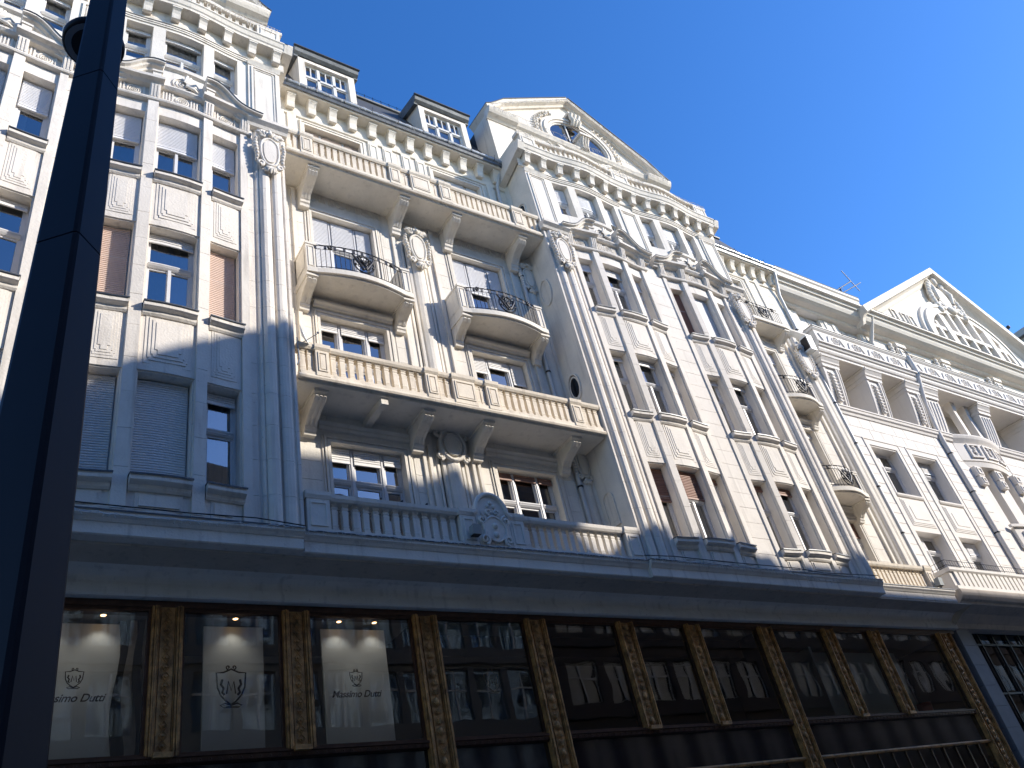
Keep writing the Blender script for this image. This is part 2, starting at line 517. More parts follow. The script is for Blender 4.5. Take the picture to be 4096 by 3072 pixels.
def nested(mb, x0, x1, z0, z1, d, n=4, q=0.06, step=0.065, h=0.010, first=0.0):
    # stepped raised panel, each plate smaller and prouder
    for k in range(n):
        o = first+k*step
        a, b, c, e = x0+o, x1-o, z0+o*1.2, z1-o
        if b-a < 0.12 or e-c < 0.12: break
        poly = rect(a, b, c, e) if k == 0 else notched(a, b, c, e, q*0.6 if k < n-1 else q)
        mb.plate(poly, d-0.002, d+h*(k+1))
def cartouche(mb, cx, cz, w, h, d, warp=None):
    # shield with scrolls, leaf crown and side garlands
    poly = []
    for k in range(28):
        a = 2*PI*k/28
        ca, sa = math.cos(a), math.sin(a)
        r = 1.0/((abs(ca)**3.4+abs(sa)**3.4)**(1/3.4))
        px = ca*r*(1.0 if sa > -0.2 else 1.0-0.35*(-sa-0.2)); pz = sa*r+(0.06*math.cos(3*PI*ca*0.5) if sa > 0.5 else 0)
        poly.append((cx+0.27*w*px, cz-0.01*h+0.31*h*pz))
    mb.plate(poly, d-0.1, d+0.10)
    inner = [(cx+(p[0]-cx)*0.72, cz+(p[1]-cz)*0.82) for p in poly]
    mb.plate(inner, d, d+0.135)
    mb.tube([(p[0], d+0.10, p[1]) for p in poly], 0.035*w/0.8, 6, True)
    rr = 0.045*w/0.8
    for s in (-1, 1):
        for (ax, az, R, tn, a0, sg) in ((0.24, 0.38, 0.13, 1.4, PI/2, s), (0.30, -0.33, 0.11, 1.3, -PI/2, -s), (0.13, -0.44, 0.08, 1.1, PI/2, s)):
            sp = spiral(cx+s*ax*w, cz+az*h, d+0.11, R*w, 0.025*w, tn, a0, sg, 14)
            mb.tube(sp, [rr*(1-0.5*i/14) for i in range(15)], 5)
        for k in range(8):   # garland
            u = k/7
            x = cx+s*w*(0.41+0.03*math.sin(u*6)); z = cz+h*(0.26-0.52*u)
            r0 = w*(0.055+0.025*math.sin(u*PI))
            mb.ball((x, d+0.08, z), (r0*(0.9+0.3*random.random()), r0*1.3, r0), 7, 5)
            if k % 2: mb.ball((x-s*w*0.06, d+0.06, z-0.02), r0*0.7, 6, 4)
    for k in range(9):       # leaf crown
        a = PI*(0.08+0.84*k/8)
        L = h*0.14*(1+0.25*math.sin(k*2.0))
        x0_, z0_ = cx+0.2*w*math.cos(a), cz+0.36*h
        mb.tube([(x0_, d+0.08, z0_), (cx+0.36*w*math.cos(a), d+0.15, z0_+L*0.55*math.sin(a)), (cx+0.46*w*math.cos(a), d+0.12, z0_+L*math.sin(a))], [rr*0.9, rr*1.2, rr*0.3], 5)
    mb.ball((cx, d+0.15, cz+0.40*h), (0.09*w, 0.07, 0.07*h*0.6), 8, 5)
    for k in range(5):       # bottom leaves
        a = PI*(1.15+0.7*k/4)
        mb.tube([(cx, d+0.08, cz-0.36*h), (cx+0.14*w*math.cos(a), d+0.15, cz-0.40*h+0.06*h*math.sin(a)), (cx+0.2*w*math.cos(a), d+0.1, cz-0.4*h+0.11*h*math.sin(a))], [rr, rr*1.1, rr*0.3], 5)

def ringrelief(mb, cx, cz, r, d, full=True):
    for R, rr in ((r, 0.022), (r*0.68, 0.018), (r*0.34, 0.016)):
        pts = [(x, d+0.012, z) for x, z in ell(cx, cz, R, R, 16, 0 if full else PI*1.05, 2*PI if full else PI*1.95, full)]
        mb.tube(pts, rr, 5, full)
    if full: mb.ball((cx, d+0.01, cz), (r*0.16, 0.03, r*0.16), 7, 4)

BALP = [(0, .088), (.07, .088), (.072, .068), (.10, .078), (.13, .078), (.14, .062), (.17, .072), (.20, .072), (.22, .066), (.52, .074), (.60, .080), (.64, .064), (.68, .078), (.71, .078), (.74, .062), (.78, .084), (.83, .088)]
BMESH = {}
def baluster_mesh(h, m):
    key = (round(h, 3), m.name)
    if key not in BMESH:
        mb = MB(); s = h/0.83
        mb.lathe(0, 0, 0, [(a*s, r*min(1, s*1.1)) for a, r in BALP])
        BMESH[key] = mb.mesh('baluster', m)
    return BMESH[key]
def balusters(par, x0, x1, n, d, z0, h, m, warp=None):
    me = baluster_mesh(h, m)
    for i in range(n):
        x = x0+(x1-x0)*(i+0.5)/n
        o = part('baluster', me, m, par)
        o.location = (x, -(d+(warp(x) if warp else 0)), z0)

def corbel(mb, x, w, wd, fd, zt, zb, grooves=3):
    # scrolled bracket: side profile in (d,z) from wall depth wd to front depth fd
    H = zt-zb; L = fd-wd
    prof = [(wd, zt), (fd, zt), (fd, zt-0.12*H), (fd-0.06*L, zt-0.16*H), (fd-0.02*L, zt-0.24*H), (fd-0.12*L, zt-0.34*H), (fd-0.40*L, zt-0.46*H), (fd-0.62*L, zt-0.60*H), (fd-0.74*L, zt-0.75*H), (fd-0.76*L, zt-0.86*H), (fd-0.80*L, zt-0.90*H), (fd-0.82*L, zb), (wd, zb)]
    mb.profx(prof, x-w/2, x+w/2)
    mb.box(x-w/2-0.03, x+w/2+0.03, wd, fd+0.03, zt-0.10*H, zt)
    for k in range(grooves):
        gx = x-w/2+w*(k+0.5)/grooves; gw = w/grooves*0.30
        pp = [(p[0]+0.022, p[1]) for p in prof[3:9]]
        mb.profx(prof[3:9][::-1]+pp, gx-gw, gx+gw)

def icicles(name_label, path, n, drop, seed, group='string lights along the eaves and ledges', step=0.09):
    rnd = random.Random(seed); mb = MB()
    P = [Vector(p) for p in path]
    seg = [(b-a).length for a, b in zip(P, P[1:])]; tot = sum(seg)
    def at(s):
        for a, b, L in zip(P, P[1:], seg):
            if s <= L or L == seg[-1] and b is P[-1]: return a.lerp(b, min(1, s/L))
            s -= L
        return P[-1]
    m = int(tot/step); pts = []
    for i in range(m+1):
        p = at(tot*i/m)
        pts.append((p.x+rnd.uniform(-.01, .01), p.y+rnd.uniform(-.01, .02), p.z+rnd.uniform(-.02, .02)))
    mb.tube(pts, 0.008, 3)
    for i in range(0, m, 1):
        p = pts[i]
        if rnd.random() < 0.75:
            L = drop*rnd.uniform(0.3, 1.0)
            q = (p[0]+rnd.uniform(-.03, .03), p[1]+rnd.uniform(0, .02), p[2]-L*0.5); r = (q[0]+rnd.uniform(-.03, .03), q[1], p[2]-L)
            mb.tube([p, q, r], 0.006, 3)
            mb.ball(r, 0.011, 4, 3)
    o = part('icicle_lights', mb, LIGHTS)
    tag(o, name_label, 'string lights', group)
    return o

# ------------------------------------------------------------------ ground
g = MB(); g.add([(-300, 300, 0), (300, 300, 0), (300, -300, 0), (-300, -300, 0)], [[0, 1, 2, 3]])
structure('ground', g, ASPH)
g = MB(); g.add([(-300, 9.0, 0.004), (300, 9.0, 0.004), (300, 4.0, 0.004), (-300, 4.0, 0.004)], [[0, 1, 2, 3]])
structure('road', g, ASPH)
g = MB(); g.box(-120, 120, -1.1, 3.85, 0.0, 0.13); structure('pavement', g, PAVE)
g = MB(); g.box(-120, 120, 9.15, 17.0, 0.0, 0.13); structure('pavement', g, PAVE)
g = MB(); g.box(-120, 120, 3.86, 4.0, 0.0, 0.135); structure('kerb', g, KERBM)
g = MB(); g.box(-120, 120, 9.0, 9.14, 0.0, 0.135); structure('kerb', g, KERBM)

# ------------------------------------------------------------------ the ornate apartment building
RW = -1.1          # recessed wall and shop plane
C1, C2 = 0.75, 18.43
def bow(c):
    def f(x):
        u = abs(x-c)-2.03
        if abs(u) > 1.62: return 0.0
        return 0.13*(0.5+0.5*math.cos(PI*u/1.62))
    return f
B = thing('apartment_building', 'ornate pale stone apartment house with balconies, two bowed bays and gilded shop windows below', 'building')

FL = [(9.55, 11.8), (13.45, 15.7), (17.35, 19.55), (21.6, 23.2)]
WX = [(-1.41, -0.78), (-0.48, 0.49), (0.77, 1.41)]

def bay(c, spec):
    wp = bow(c)
    holes = []
    for gx in (c-2.03, c+2.03):
        for a, b in WX:
            for z0, z1 in FL: holes.append((gx+a, gx+b, z0, z1))
    mb = MB(wp)
    wall(mb, c-4.6, c+4.6, 8.87, 24.2, 0.0, holes, 0.42, sides=False)
    part('bay_wall', mb, STONE, B)
    # flank walls towards the recesses
    for s in (-1, 1):
        f = MB()
        xe = c+s*4.6
        f.profz([(xe-s*0.3, 0.0), (xe, 0.0), (xe, -0.95), (xe+s*0.12, -1.12), (xe+s*0.35, -1.25), (xe+s*0.35, -2.0), (xe-s*0.3, -2.0)], 8.45, 25.0)
        part('flank_wall', f, STONE if c == C1 else CREAM, B)
    # ashlar facing on the broad piers
    pads = [(c-0.42, c+0.42)]
    for a, b in pads:
        ashlar('main', a, b, 8.9, 19.9, 0.02, [], 0.47, 0.84, m=STONE, warp=wp)
    for gi, gx in enumerate((c-2.03, c+2.03)):
        # slender piers between the windows: separate stones
        for a, b in ((-0.76, -0.52), (0.52, 0.75)):
            st = MB(wp); st.box(gx+a, gx+b, -0.002, 0.075, 8.85, 19.97); part('pier', st, STONE, B)
            ashlar('main', gx+a+0.003, gx+b-0.003, 8.9, 19.95, 0.075, [], 0.80, 1.0, th=0.012, m=STONE, warp=wp, gap=0.008)
        for a, b in ((-1.62, -1.45), (1.45, 1.62)):
            st = MB(wp); st.box(gx+a, gx+b, -0.002, 0.075, 8.85, 19.97); part('pier', st, STONE, B)
        for ci, (a, b) in enumerate(WX):
            x0, x1 = gx+a, gx+b
            # spandrel panels
            for (p, q) in ((11.83, 13.2), (15.73, 17.1)):
                m = MB(wp)
                m.box(x0-0.03, x1+0.03, -0.002, 0.03, p-0.0, q+0.08)
                nested(m, x0+0.06, x1-0.06, p+0.16, q-0.02, 0.03, 4 if ci != 1 else 4, 0.05, 0.062 if ci == 1 else 0.05)
                part('spandrel_panel', m, STONE, B)
            m = MB(wp)
            m.box(x0-0.03, x1+0.03, -0.002, 0.02, 8.85, 9.34)
            m.plate(rect(x0+0.10, x1-0.10, 8.92, 9.26), 0.018, 0.035)
            m.plate(rect(x0+0.16, x1-0.16, 8.98, 9.20), 0.03, 0.055)
            part('spandrel_panel', m, STONE, B)
            # sills
            for z0, z1 in FL[:3]:
                m = MB(wp)
                e0, e1 = x0-0.07, x1+0.07
                if ci == 0: e0, e1 = gx-1.47, gx-0.775
                if ci == 1: e0, e1 = gx-0.505, gx+0.505
                if ci == 2: e0, e1 = gx+0.765, gx+1.47
                m.profx([(0.0, z0-0.30), (0.06, z0-0.30), (0.09, z0-0.26), (0.10, z0-0.20), (0.17, z0-0.17), (0.20, z0-0.15), (0.20, z0-0.035), (0.0, z0-0.03)], e0, e1)
                sl_ = part('sill', m, STONE, B)
                m = MB(wp); m.profx([(-0.15, z0-0.02), (0.0, z0-0.028), (0.215, z0-0.05), (0.225, z0-0.062), (0.225, z0-0.032), (0.0, z0-0.004), (-0.15, z0+0.002)], e0-0.012, e1+0.012)
                part('flashing', m, ZINC, sl_)
            # small reveal trim round the openings
            for fi, (z0, z1) in enumerate(FL):
                bl, bm = spec.get((gi, fi, ci), (0.07, None))
                window(B, x0, x1, z0, z1, -0.26, (0, 1), 0.60 if fi < 3 else 0.50, (bl,), bm or (BLINDW if fi > 1 else BLINDG), 0.8, 2 if ci == 1 else 1, wp, seed=gi)
        # frieze band over the third floor
        m = MB(wp); m.profx([(0, 19.93), (0.12, 19.94), (0.14, 19.98), (0.12, 20.03), (0, 20.03)], gx-1.72, gx+1.72); part('string_moulding', m, STONE, B)
        for u in (-1.56, -0.635, 0.635, 1.56):
            m = MB(wp); x = gx+u
            w2 = 0.115
            m.box(x-w2, x+w2, 0, 0.08, 19.96, 20.04)
            m.profx([(0, 20.02), (0.09, 20.02), (0.13, 20.2), (0.17, 20.5), (0, 20.5)], x-w2, x+w2)
            for k in (-1, 0, 1):
                m.profx([(0.085, 20.09), (0.115, 20.07), (0.15, 20.2), (0.19, 20.47), (0.15, 20.47)], x+k*0.07-0.018, x+k*0.07+0.018)
            part('fluted_block', m, STONE, B)
        for u0, u1, cx in ((-1.41, -0.78, -1.08), (-0.5, 0.5, 0.0), (0.78, 1.41, 1.1)):
            m = MB(wp)
            ringrelief(m, gx+cx, 20.27, 0.15, 0.0)
            L = (u0, u1)
            for s in (-1, 1):
                for k in range(4):
                    x = gx+cx+s*(0.22+0.07*k)
                    if gx+u0+0.02 < x < gx+u1-0.02:
                        m.box(x-0.017, x+0.017, 0, 0.035, 20.16, 20.46-0.0*k)
            part('frieze_relief', m, STONE, B)
        # ledges and swan-neck hood
        m = MB(wp); m.profx([(0, 20.5), (0.10, 20.5), (0.16, 20.56), (0.16, 20.60), (0, 20.61)], gx-0.52, gx+0.52)
        part('ledge', m, STONE, B)
        for s in (-1, 1):
            a, b = sorted((gx+s*0.46, gx+s*1.92))
            m = MB(wp)
            m.profx([(0, 20.48), (0.14, 20.50), (0.20, 20.55), (0.30, 20.58), (0.31, 20.66), (0, 20.68)], a, b)
            part('ledge', m, STONE, B)
            path = [(gx+s*u, z) for u, z in ((0.50, 21.12), (0.62, 21.15), (0.76, 21.15), (0.90, 21.10), (1.03, 21.0), (1.14, 20.88), (1.26, 20.76), (1.38, 20.68), (1.54, 20.62), (1.72, 20.58), (1.94, 20.56))]
            m = MB(wp)
            m.sweep(path, [(-0.0, -0.23), (0.12, -0.23), (0.13, -0.17), (0.20, -0.15), (0.22, -0.10), (0.30, -0.08), (0.32, -0.03), (0.40, -0.015), (0.40, 0.04), (0.0, 0.06)])
            h = part('hood_moulding', m, STONE, B)
            m = MB(wp); m.sweep(path, [(0.0, 0.062), (0.41, 0.042), (0.42, 0.03), (0.42, 0.055), (0.0, 0.078)])
            part('flashing', m, ZINC, h)
            m = MB(wp); x = gx+s*0.635
            m.box(x-0.10, x+0.10, 0, 0.24, 20.68, 20.93)
            m.box(x-0.12, x+0.12, 0, 0.27, 20.88, 20.94)
            part('hood_block', m, STONE, B)
        m = MB(wp)
        ringrelief(m, gx, 20.98, 0.24, 0.0)
        for k in range(7):
            a = -0.5+k*0.3
            m.tube([(gx+0.08*math.cos(a), 0.05, 20.98+0.08*math.sin(a)), (gx+0.3*math.cos(a), 0.10, 20.98+0.3*math.sin(a)), (gx+0.4*math.cos(a+0.2), 0.03, 20.98+0.34*math.sin(a+0.2))], [0.03, 0.045, 0.01], 5)
        part('roundel_relief', m, STONE, B)
        m = MB(wp); m.profx([(0, 21.42), (0.08, 21.46), (0.10, 21.56), (0, 21.57)], gx-0.62, gx+0.62); part('sill', m, STONE, B)
        # head mouldings above the fourth floor windows
        m = MB(wp)
        for zz, dd in ((23.30, 0.03), (23.36, 0.05), (23.43, 0.075)):
            m.box(gx-1.72, gx+1.72, 0, dd, zz, zz+0.055)
        part('architrave', m, STONE, B)
    # corner piers with shafts, panel and cartouche
    for s in (-1, 1):
        sec = [(2.05+2.03-0.42, 0.0), (3.66, 0.03), (3.78, 0.03), (3.80, -0.001), (3.84, -0.001), (3.86, 0.05), (3.90, 0.07), (3.93, 0.05), (3.94, 0.10), (3.99, 0.15), (4.06, 0.165), (4.13, 0.15), (4.18, 0.10), (4.19, 0.04), (4.23, 0.04), (4.24, 0.09), (4.29, 0.13), (4.35, 0.14), (4.42, 0.13), (4.47, 0.09), (4.48, 0.03), (4.52, 0.03), (4.54, 0.06), (4.60, 0.06), (4.602, -0.05), (3.66, -0.05)]
        z = 8.72; hh_ = (20.3-8.72)/15
        for k in range(15):
            m = MB(); m.profz([(c+s*x, d) for x, d in sec], z+k*hh_+0.004, z+(k+1)*hh_-0.004)
            part('shaft_block', m, STONE, B)
        # joints of the shaft blocks as thin raised stones beside it
        m = MB(); cartouche(m, c+s*4.17, 19.35, 0.84, 1.62, 0.13); part('cartouche', m, STONE, B)
        m = MB()
        m.profx([(0, 20.3), (0.16, 20.32), (0.2, 20.4), (0.3, 20.48), (0.31, 20.58), (0, 20.6)], *sorted((c+s*3.62, c+s*4.68)))
        part('ledge', m, STONE, B)
        m = MB()
        a, b = sorted((c+s*3.72, c+s*4.6))
        m.box(a, b, 0, 0.05, 20.6, 23.3)
        m.ring(rect(a+0.08, b-0.08, 20.75, 23.15), rect(a+0.13, b-0.13, 20.8, 23.1), 0.04, 0.085)
        m.ring(rect(a+0.17, b-0.17, 20.84, 23.06), rect(a+0.20, b-0.20, 20.87, 23.03), 0.04, 0.07)
        m.profx([(0, 23.2), (0.07, 23.2), (0.1, 23.27), (0.13, 23.33), (0, 23.35)], a-0.02, b+0.02)
        part('corner_panel', m, STONE, B)
    m = MB()
    a, b = c-0.4, c+0.4
    m.ring(rect(a, b, 20.75, 23.15), rect(a+0.06, b-0.06, 20.81, 23.09), -0.002, 0.045)
    m.ring(rect(a+0.1, b-0.1, 20.85, 23.05), rect(a+0.13, b-0.13, 20.88, 23.02), -0.002, 0.03)
    part('corner_panel', m, STONE, B)
    # cornice with modillions
    for i in range(14):
        x = c-4.48+8.96*i/13
        m = MB(wp)
        m.profx([(0.02, 23.57), (0.12, 23.57), (0.17, 23.54), (0.22, 23.55), (0.235, 23.62), (0.25, 23.72), (0.29, 23.82), (0.335, 23.87), (0.335, 23.93), (0.02, 23.93)], x-0.105, x+0.105)
        m.box(x-0.125, x+0.125, 0.02, 0.35, 23.88, 23.94)
        part('modillion', m, STONE, B)
    m = MB(wp)
    m.profx([(0.0, 23.44), (0.04, 23.46), (0.06, 23.52), (0.03, 23.93), (0.36, 23.94), (0.37, 24.02), (0.40, 24.05), (0.44, 24.18), (0.47, 24.21), (0.47, 24.25), (0.0, 24.30)], c-4.75, c+4.75)
    part('cornice', m, STONE, B)
    for s in (-1, 1):   # returns of the cornice on the flanks
        m = MB(); xe = c+s*4.6
        m.profx([(-1.1, 23.44), (0.36, 23.94), (0.47, 24.21), (0.47, 24.25), (-1.1, 24.27)], *sorted((xe+s*0.05, xe+s*0.30)))
        part('cornice', m, STONE, B)
    # parapet balustrade
    bz = 24.27
    m = MB(wp); m.profx([(0.02, bz), (0.27, bz), (0.27, bz+0.13), (0.02, bz+0.13)], c-4.62, c+4.62); part('plinth', m, STONE, B)
    m = MB(wp); m.profx([(0.0, bz+0.66), (0.29, bz+0.66), (0.31, bz+0.72), (0.29, bz+0.79), (0.0, bz+0.80)], c-4.66, c+4.66); part('coping', m, STONE, B)
    for u, wd in ((-4.25, 0.66), (-2.03, 0.0), (0.0, 0.8), (4.25, 0.66)):
        if wd == 0: continue
        m = MB(wp); m.box(c+u-wd/2, c+u+wd/2, 0.0, 0.30, bz+0.1, bz+0.68)
        m.ring(rect(c+u-wd/2+0.08, c+u+wd/2-0.08, bz+0.18, bz+0.6), rect(c+u-wd/2+0.12, c+u+wd/2-0.12, bz+0.22, bz+0.56), 0.29, 0.32)
        part('pedestal', m, STONE, B)
    balusters(B, c-3.88, c-0.44, 17, 0.15, bz+0.13, 0.54, STONE, wp)
    balusters(B, c+0.44, c+3.88, 17, 0.15, bz+0.13, 0.54, STONE, wp)
    # gable behind the parapet
    gd = -0.98
    pts = [(-4.62, 24.3), (4.62, 24.3), (4.62, 27.75), (3.72, 28.62), (0, 30.95), (-3.72, 28.62), (-4.62, 27.75)]
    m = MB(); m.plate([(c+x, z) for x, z in pts], gd-0.9, gd); part('gable_wall', m, STONE, B)
    gh = [(c-1.95, c+1.95, 26.9, 30.2)]
    ashlar('main', c-4.5, c+4.5, 27.9, 28.3, gd, gh, 0.4, 0.9, m=STONE)
    for s in (-1, 1):
        m = MB()
        path = [(c+s*x, z) for x, z in ((4.72, 27.80), (4.45, 27.98), (4.1, 28.30), (3.72, 28.68), (3.4, 28.88), (1.5, 30.08), (0.0, 31.02))]
        m.sweep(path, [(gd-0.9, -0.22), (gd+0.1, -0.24), (gd+0.14, -0.16), (gd+0.30, -0.12), (gd+0.33, -0.04), (gd+0.33, 0.06), (gd-0.9, 0.10)])
        r = part('raking_cornice', m, STONE, B)
        m = MB(); m.sweep(path, [(gd-0.9, 0.10), (gd+0.35, 0.062), (gd+0.36, 0.05), (gd+0.36, 0.085), (gd-0.9, 0.125)])
        part('flashing', m, ZINC, r)
        # end blocks of the entablature
        m = MB(); a, b = sorted((c+s*3.35, c+s*4.68))
        m.profx([(gd, 27.28), (gd+0.1, 27.3), (gd+0.16, 27.38), (gd+0.3, 27.46), (gd+0.36, 27.56), (gd+0.4, 27.66), (gd+0.4, 27.74), (gd, 27.78)], a, b)
        m.box(a+0.04, b-0.04, gd, gd+0.06, 24.3, 27.3)
        part('entablature_block', m, STONE, B)
        # garland beside the oval window
        m = MB()
        for k in range(16):
            a = PI/2+s*(-0.55-1.75*k/15) if s > 0 else PI/2+(0.55+1.75*k/15)
            rx, rz = 2.1, 1.62
            x, z = c+rx*math.cos(a), 28.25+rz*math.sin(a)
            m.ball((x+random.uniform(-.05, .05), gd+0.05, z+random.uniform(-.05, .05)), (0.07+0.05*random.random(), 0.09, 0.07+0.05*random.random()), 7, 5)
            m.tube([(x, gd+0.02, z), (x+s*0.12, gd+0.12, z+0.06), (x+s*0.2, gd+0.03, z-0.04)], [0.05, 0.05, 0.01], 5)
        part('garland', m, STONE, B)
    m = MB()
    m.profx([(gd, 27.25), (gd+0.08, 27.27), (gd+0.1, 27.36), (gd+0.2, 27.44), (gd+0.25, 27.56), (gd+0.28, 27.66), (gd, 27.72)], c-3.36, c+3.36)
    m.box(c-3.36, c+3.36, gd, gd+0.05, 26.9, 27.15)
    part('entablature', m, STONE, B)
    m = MB(); cz = 28.25
    m.ring(ell(c, cz, 1.92, 1.52, 40), ell(c, cz, 1.80, 1.40, 40), gd, gd+0.10)
    m.ring(ell(c, cz, 1.80, 1.40, 40), ell(c, cz, 1.62, 1.24, 40), gd, gd+0.17)
    m.ring(ell(c, cz, 1.60, 1.22, 40), ell(c, cz, 1.50, 1.12, 40), gd, gd+0.13)
    part('oval_surround', m, STONE, B)
    m = MB(); m.plate(ell(c, cz, 1.50, 1.12, 40), gd, gd+0.012); part('oval_shade_disc', m, ROOM, B)  # flat dark disc, paints the shaded depth behind the oval panes
    m = MB()
    m.ring(ell(c, cz, 1.50, 1.12, 40), ell(c, cz, 1.44, 1.06, 40), gd+0.01, gd+0.06)
    m.box(c-0.46, c-0.40, gd+0.01, gd+0.055, cz-1.02, cz+1.02); m.box(c+0.40, c+0.46, gd+0.01, gd+0.055, cz-1.02, cz+1.02)
    ow = part('window', m, FRAMEW, B)
    for x0, x1 in ((-1.44, -0.46), (-0.4, 0.4), (0.46, 1.44)):
        pl = [p for p in ell(c, cz, 1.43, 1.05, 60) if x0 <= p[0]-c <= x1]
        if x0 > -1 and x1 < 1:
            top = sorted([p for p in pl if p[1] > cz], key=lambda p: -p[0]); bot = sorted([p for p in pl if p[1] <= cz], key=lambda p: p[0])
            pl = bot+top
        elif x1 < 0:
            pl = sorted(pl, key=lambda p: math.atan2(p[1]-cz, p[0]-c) % (2*PI))
        else:
            pl = sorted(pl, key=lambda p: math.atan2(p[1]-cz, p[0]-c))
        g_ = MB(); g_.add([(p[0], gd+0.035, p[1]) for p in pl], [list(range(len(pl)))]); part('pane', g_, GLASS, ow)
    m = MB()
    for k, dx in enumerate((-0.17, 0, 0.17)):
        m.tube([(c+dx*0.8, gd+0.2, cz+0.98), (c+dx, gd+0.36, cz+1.12), (c+dx*1.1, gd+0.30, cz+1.35), (c+dx*1.2, gd+0.38, cz+1.55)], [0.085, 0.10, 0.09, 0.10], 7)
    m.box(c-0.30, c+0.30, gd, gd+0.36, cz+1.55, cz+1.68)
    part('keystone', m, STONE, B)
    m = MB()
    m.profx([(gd, 27.6), (gd+0.3, 27.6), (gd+0.34, 27.9), (gd+0.42, 28.05), (gd+0.5, 28.2), (gd, 28.22)], c-0.22, c+0.22)
    m.box(c-0.30, c+0.30, gd, gd+0.56, 28.2, 28.32)
    for k in (-1, 0, 1): m.tube([(c+k*0.13, gd+0.32, 27.62), (c+k*0.13, gd+0.38, 27.95), (c+k*0.13, gd+0.5, 28.18)], 0.04, 6)
    part('console', m, STONE, B)
    m = MB(); m.plate([(c-4.6, 24.2), (c+4.6, 24.2), (c+4.6, 27.6), (c+3.6, 28.5), (c, 30.8), (c-3.6, 28.5), (c-4.6, 27.6)], gd-6, gd-0.9)
    part('roof', m, SLATE, B)
    m = MB(); m.box(c-4.6, c+4.6, -2.0, 0.05, 24.20, 24.26); part('terrace_floor', m, SOFFIT, B)

S1 = {}
for ci in range(3):
    S1[(1, 2, ci)] = (0.42, BLINDW); S1[(1, 1, ci)] = ((0.98, BLINDP) if ci != 1 else (0.10, BLINDG)); S1[(0, 2, ci)] = (0.42, BLINDW)
    S1[(1, 0, ci)] = ((0.98, BLINDG) if ci < 2 else (0.10, BLINDG))
bay(C1, S1)
S2 = {(0, 3, 0): (0.42, BLINDW), (0, 3, 1): (0.42, BLINDW), (0, 3, 2): (0.55, BLINDW), (1, 3, 0): (0.45, BLINDW), (1, 3, 1): (0.42, BLINDW), (1, 3, 2): (0.45, BLINDW),
      (0, 2, 0): (0.14, BLINDW), (0, 2, 1): (0.13, BLINDG), (0, 2, 2): (0.2, BLINDW), (1, 2, 0): (0.95, BLINDB), (1, 2, 1): (0.8, BLINDW), (1, 2, 2): (0.8, BLINDW),
      (0, 0, 0): (0.45, BLINDB), (0, 0, 1): (0.38, BLINDB), (0, 0, 2): (0.07, BLINDB), (1, 0, 0): (0.08, BLINDB), (1, 0, 1): (0.10, BLINDB), (1, 0, 2): (0.05, BLINDB)}
bay(C2, S2)

# recess walls ------------------------------------------------
def framed(par, x0, x1, z0, z1, d, m, wide=0.16, hood=False, bottom=None):
    zb = bottom if bottom is not None else z0
    mb = MB()
    for o, w_, h in ((0.0, 0.07, 0.035), (0.09, 0.05, 0.055), (wide, 0.035, 0.03)):
        mb.plate([(x0-o-w_, zb), (x0-o, zb), (x0-o, z1+o), (x1+o, z1+o), (x1+o, zb), (x1+o+w_, zb), (x1+o+w_, z1+o+w_), (x0-o-w_, z1+o+w_)], d-0.002, d+h)
    if hood:
        mb.profx([(d, z1+wide+0.06), (d+0.08, z1+wide+0.08), (d+0.10, z1+wide+0.13), (d+0.16, z1+wide+0.16), (d+0.17, z1+wide+0.21), (d, z1+wide+0.23)], x0-wide-0.02, x1+wide+0.02)
    return part('window_surround', mb, m, par)

RC = 9.58
COLS3 = (0, 0.31, 0.72, 1)
def recess(cx0, cx1, cols, half, key, ped):
    holes = []
    rfl = [(9.0, 11.72), (13.2, 15.45), (16.75, 19.2), (20.6, 23.05)]
    for cx in cols:
        for z0, z1 in rfl: holes.append((cx-half, cx+half, z0, z1))
    mb = MB(); wall(mb, cx0, cx1, 8.4, 23.6, RW, holes, 0.35, sides=False)
    part('recess_wall', mb, CREAM, B)
    hh = [(cx-half-0.24, cx+half+0.24, 8.4, 12.1) for cx in cols]+[(cx-half-0.24, cx+half+0.24, 13.0, 15.95) for cx in cols]+[(cx-half-0.24, cx+half+0.24, 16.2, 20.1) for cx in cols]+[(cx-half-0.24, cx+half+0.24, 20.2, 23.3) for cx in cols]+ped
    ashlar(key, cx0+0.02, cx1-0.02, 8.85, 19.6, RW, hh, 0.47, 0.75, m=CREAM)
    ashlar(key, cx0+0.02, cx1-0.02, 20.15, 23.25, RW, hh, 0.47, 0.75, m=CREAM)
    for cx in cols:
        framed(B, cx-half, cx+half, 9.0, 11.72, RW, CREAM, 0.16, False, 8.85)
        m = MB(); m.profx([(RW, 12.0), (RW+0.05, 12.02), (RW+0.07, 12.08), (RW+0.05, 12.14), (RW+0.10, 12.2), (RW, 12.24)], cx-half-0.25, cx+half+0.25); part('moulding', m, CREAM, B)
        framed(B, cx-half, cx+half, 13.2, 15.45, RW, CREAM, 0.15, True, 12.55)
        framed(B, cx-half, cx+half, 16.75, 19.2, RW, CREAM, 0.17, False, 16.15)
        framed(B, cx-half, cx+half, 20.6, 23.05, RW, CREAM, 0.12, False, 20.12)
        m = MB()
        for k in range(-4 if half > 0.85 else -3, 5 if half > 0.85 else 4):
            x = cx+k*0.27
            if k % 3 == 0: ringrelief(m, x, 19.83, 0.13, RW)
            else:
                for q in (-0.07, 0.0, 0.07): m.box(x+q-0.014, x+q+0.014, RW-0.002, RW+0.03, 19.70, 19.97)
        part('frieze_relief', m, CREAM, B)

recess(C1+4.6, C2-4.6, (7.41, 11.76), 0.9, 'main', [(9.05, 10.1, 8.4, 20.1)])
recess(C2+4.6, 27.98, (24.72,), 0.88, 'main', [(26.4, 28.0, 8.4, 20.0)])
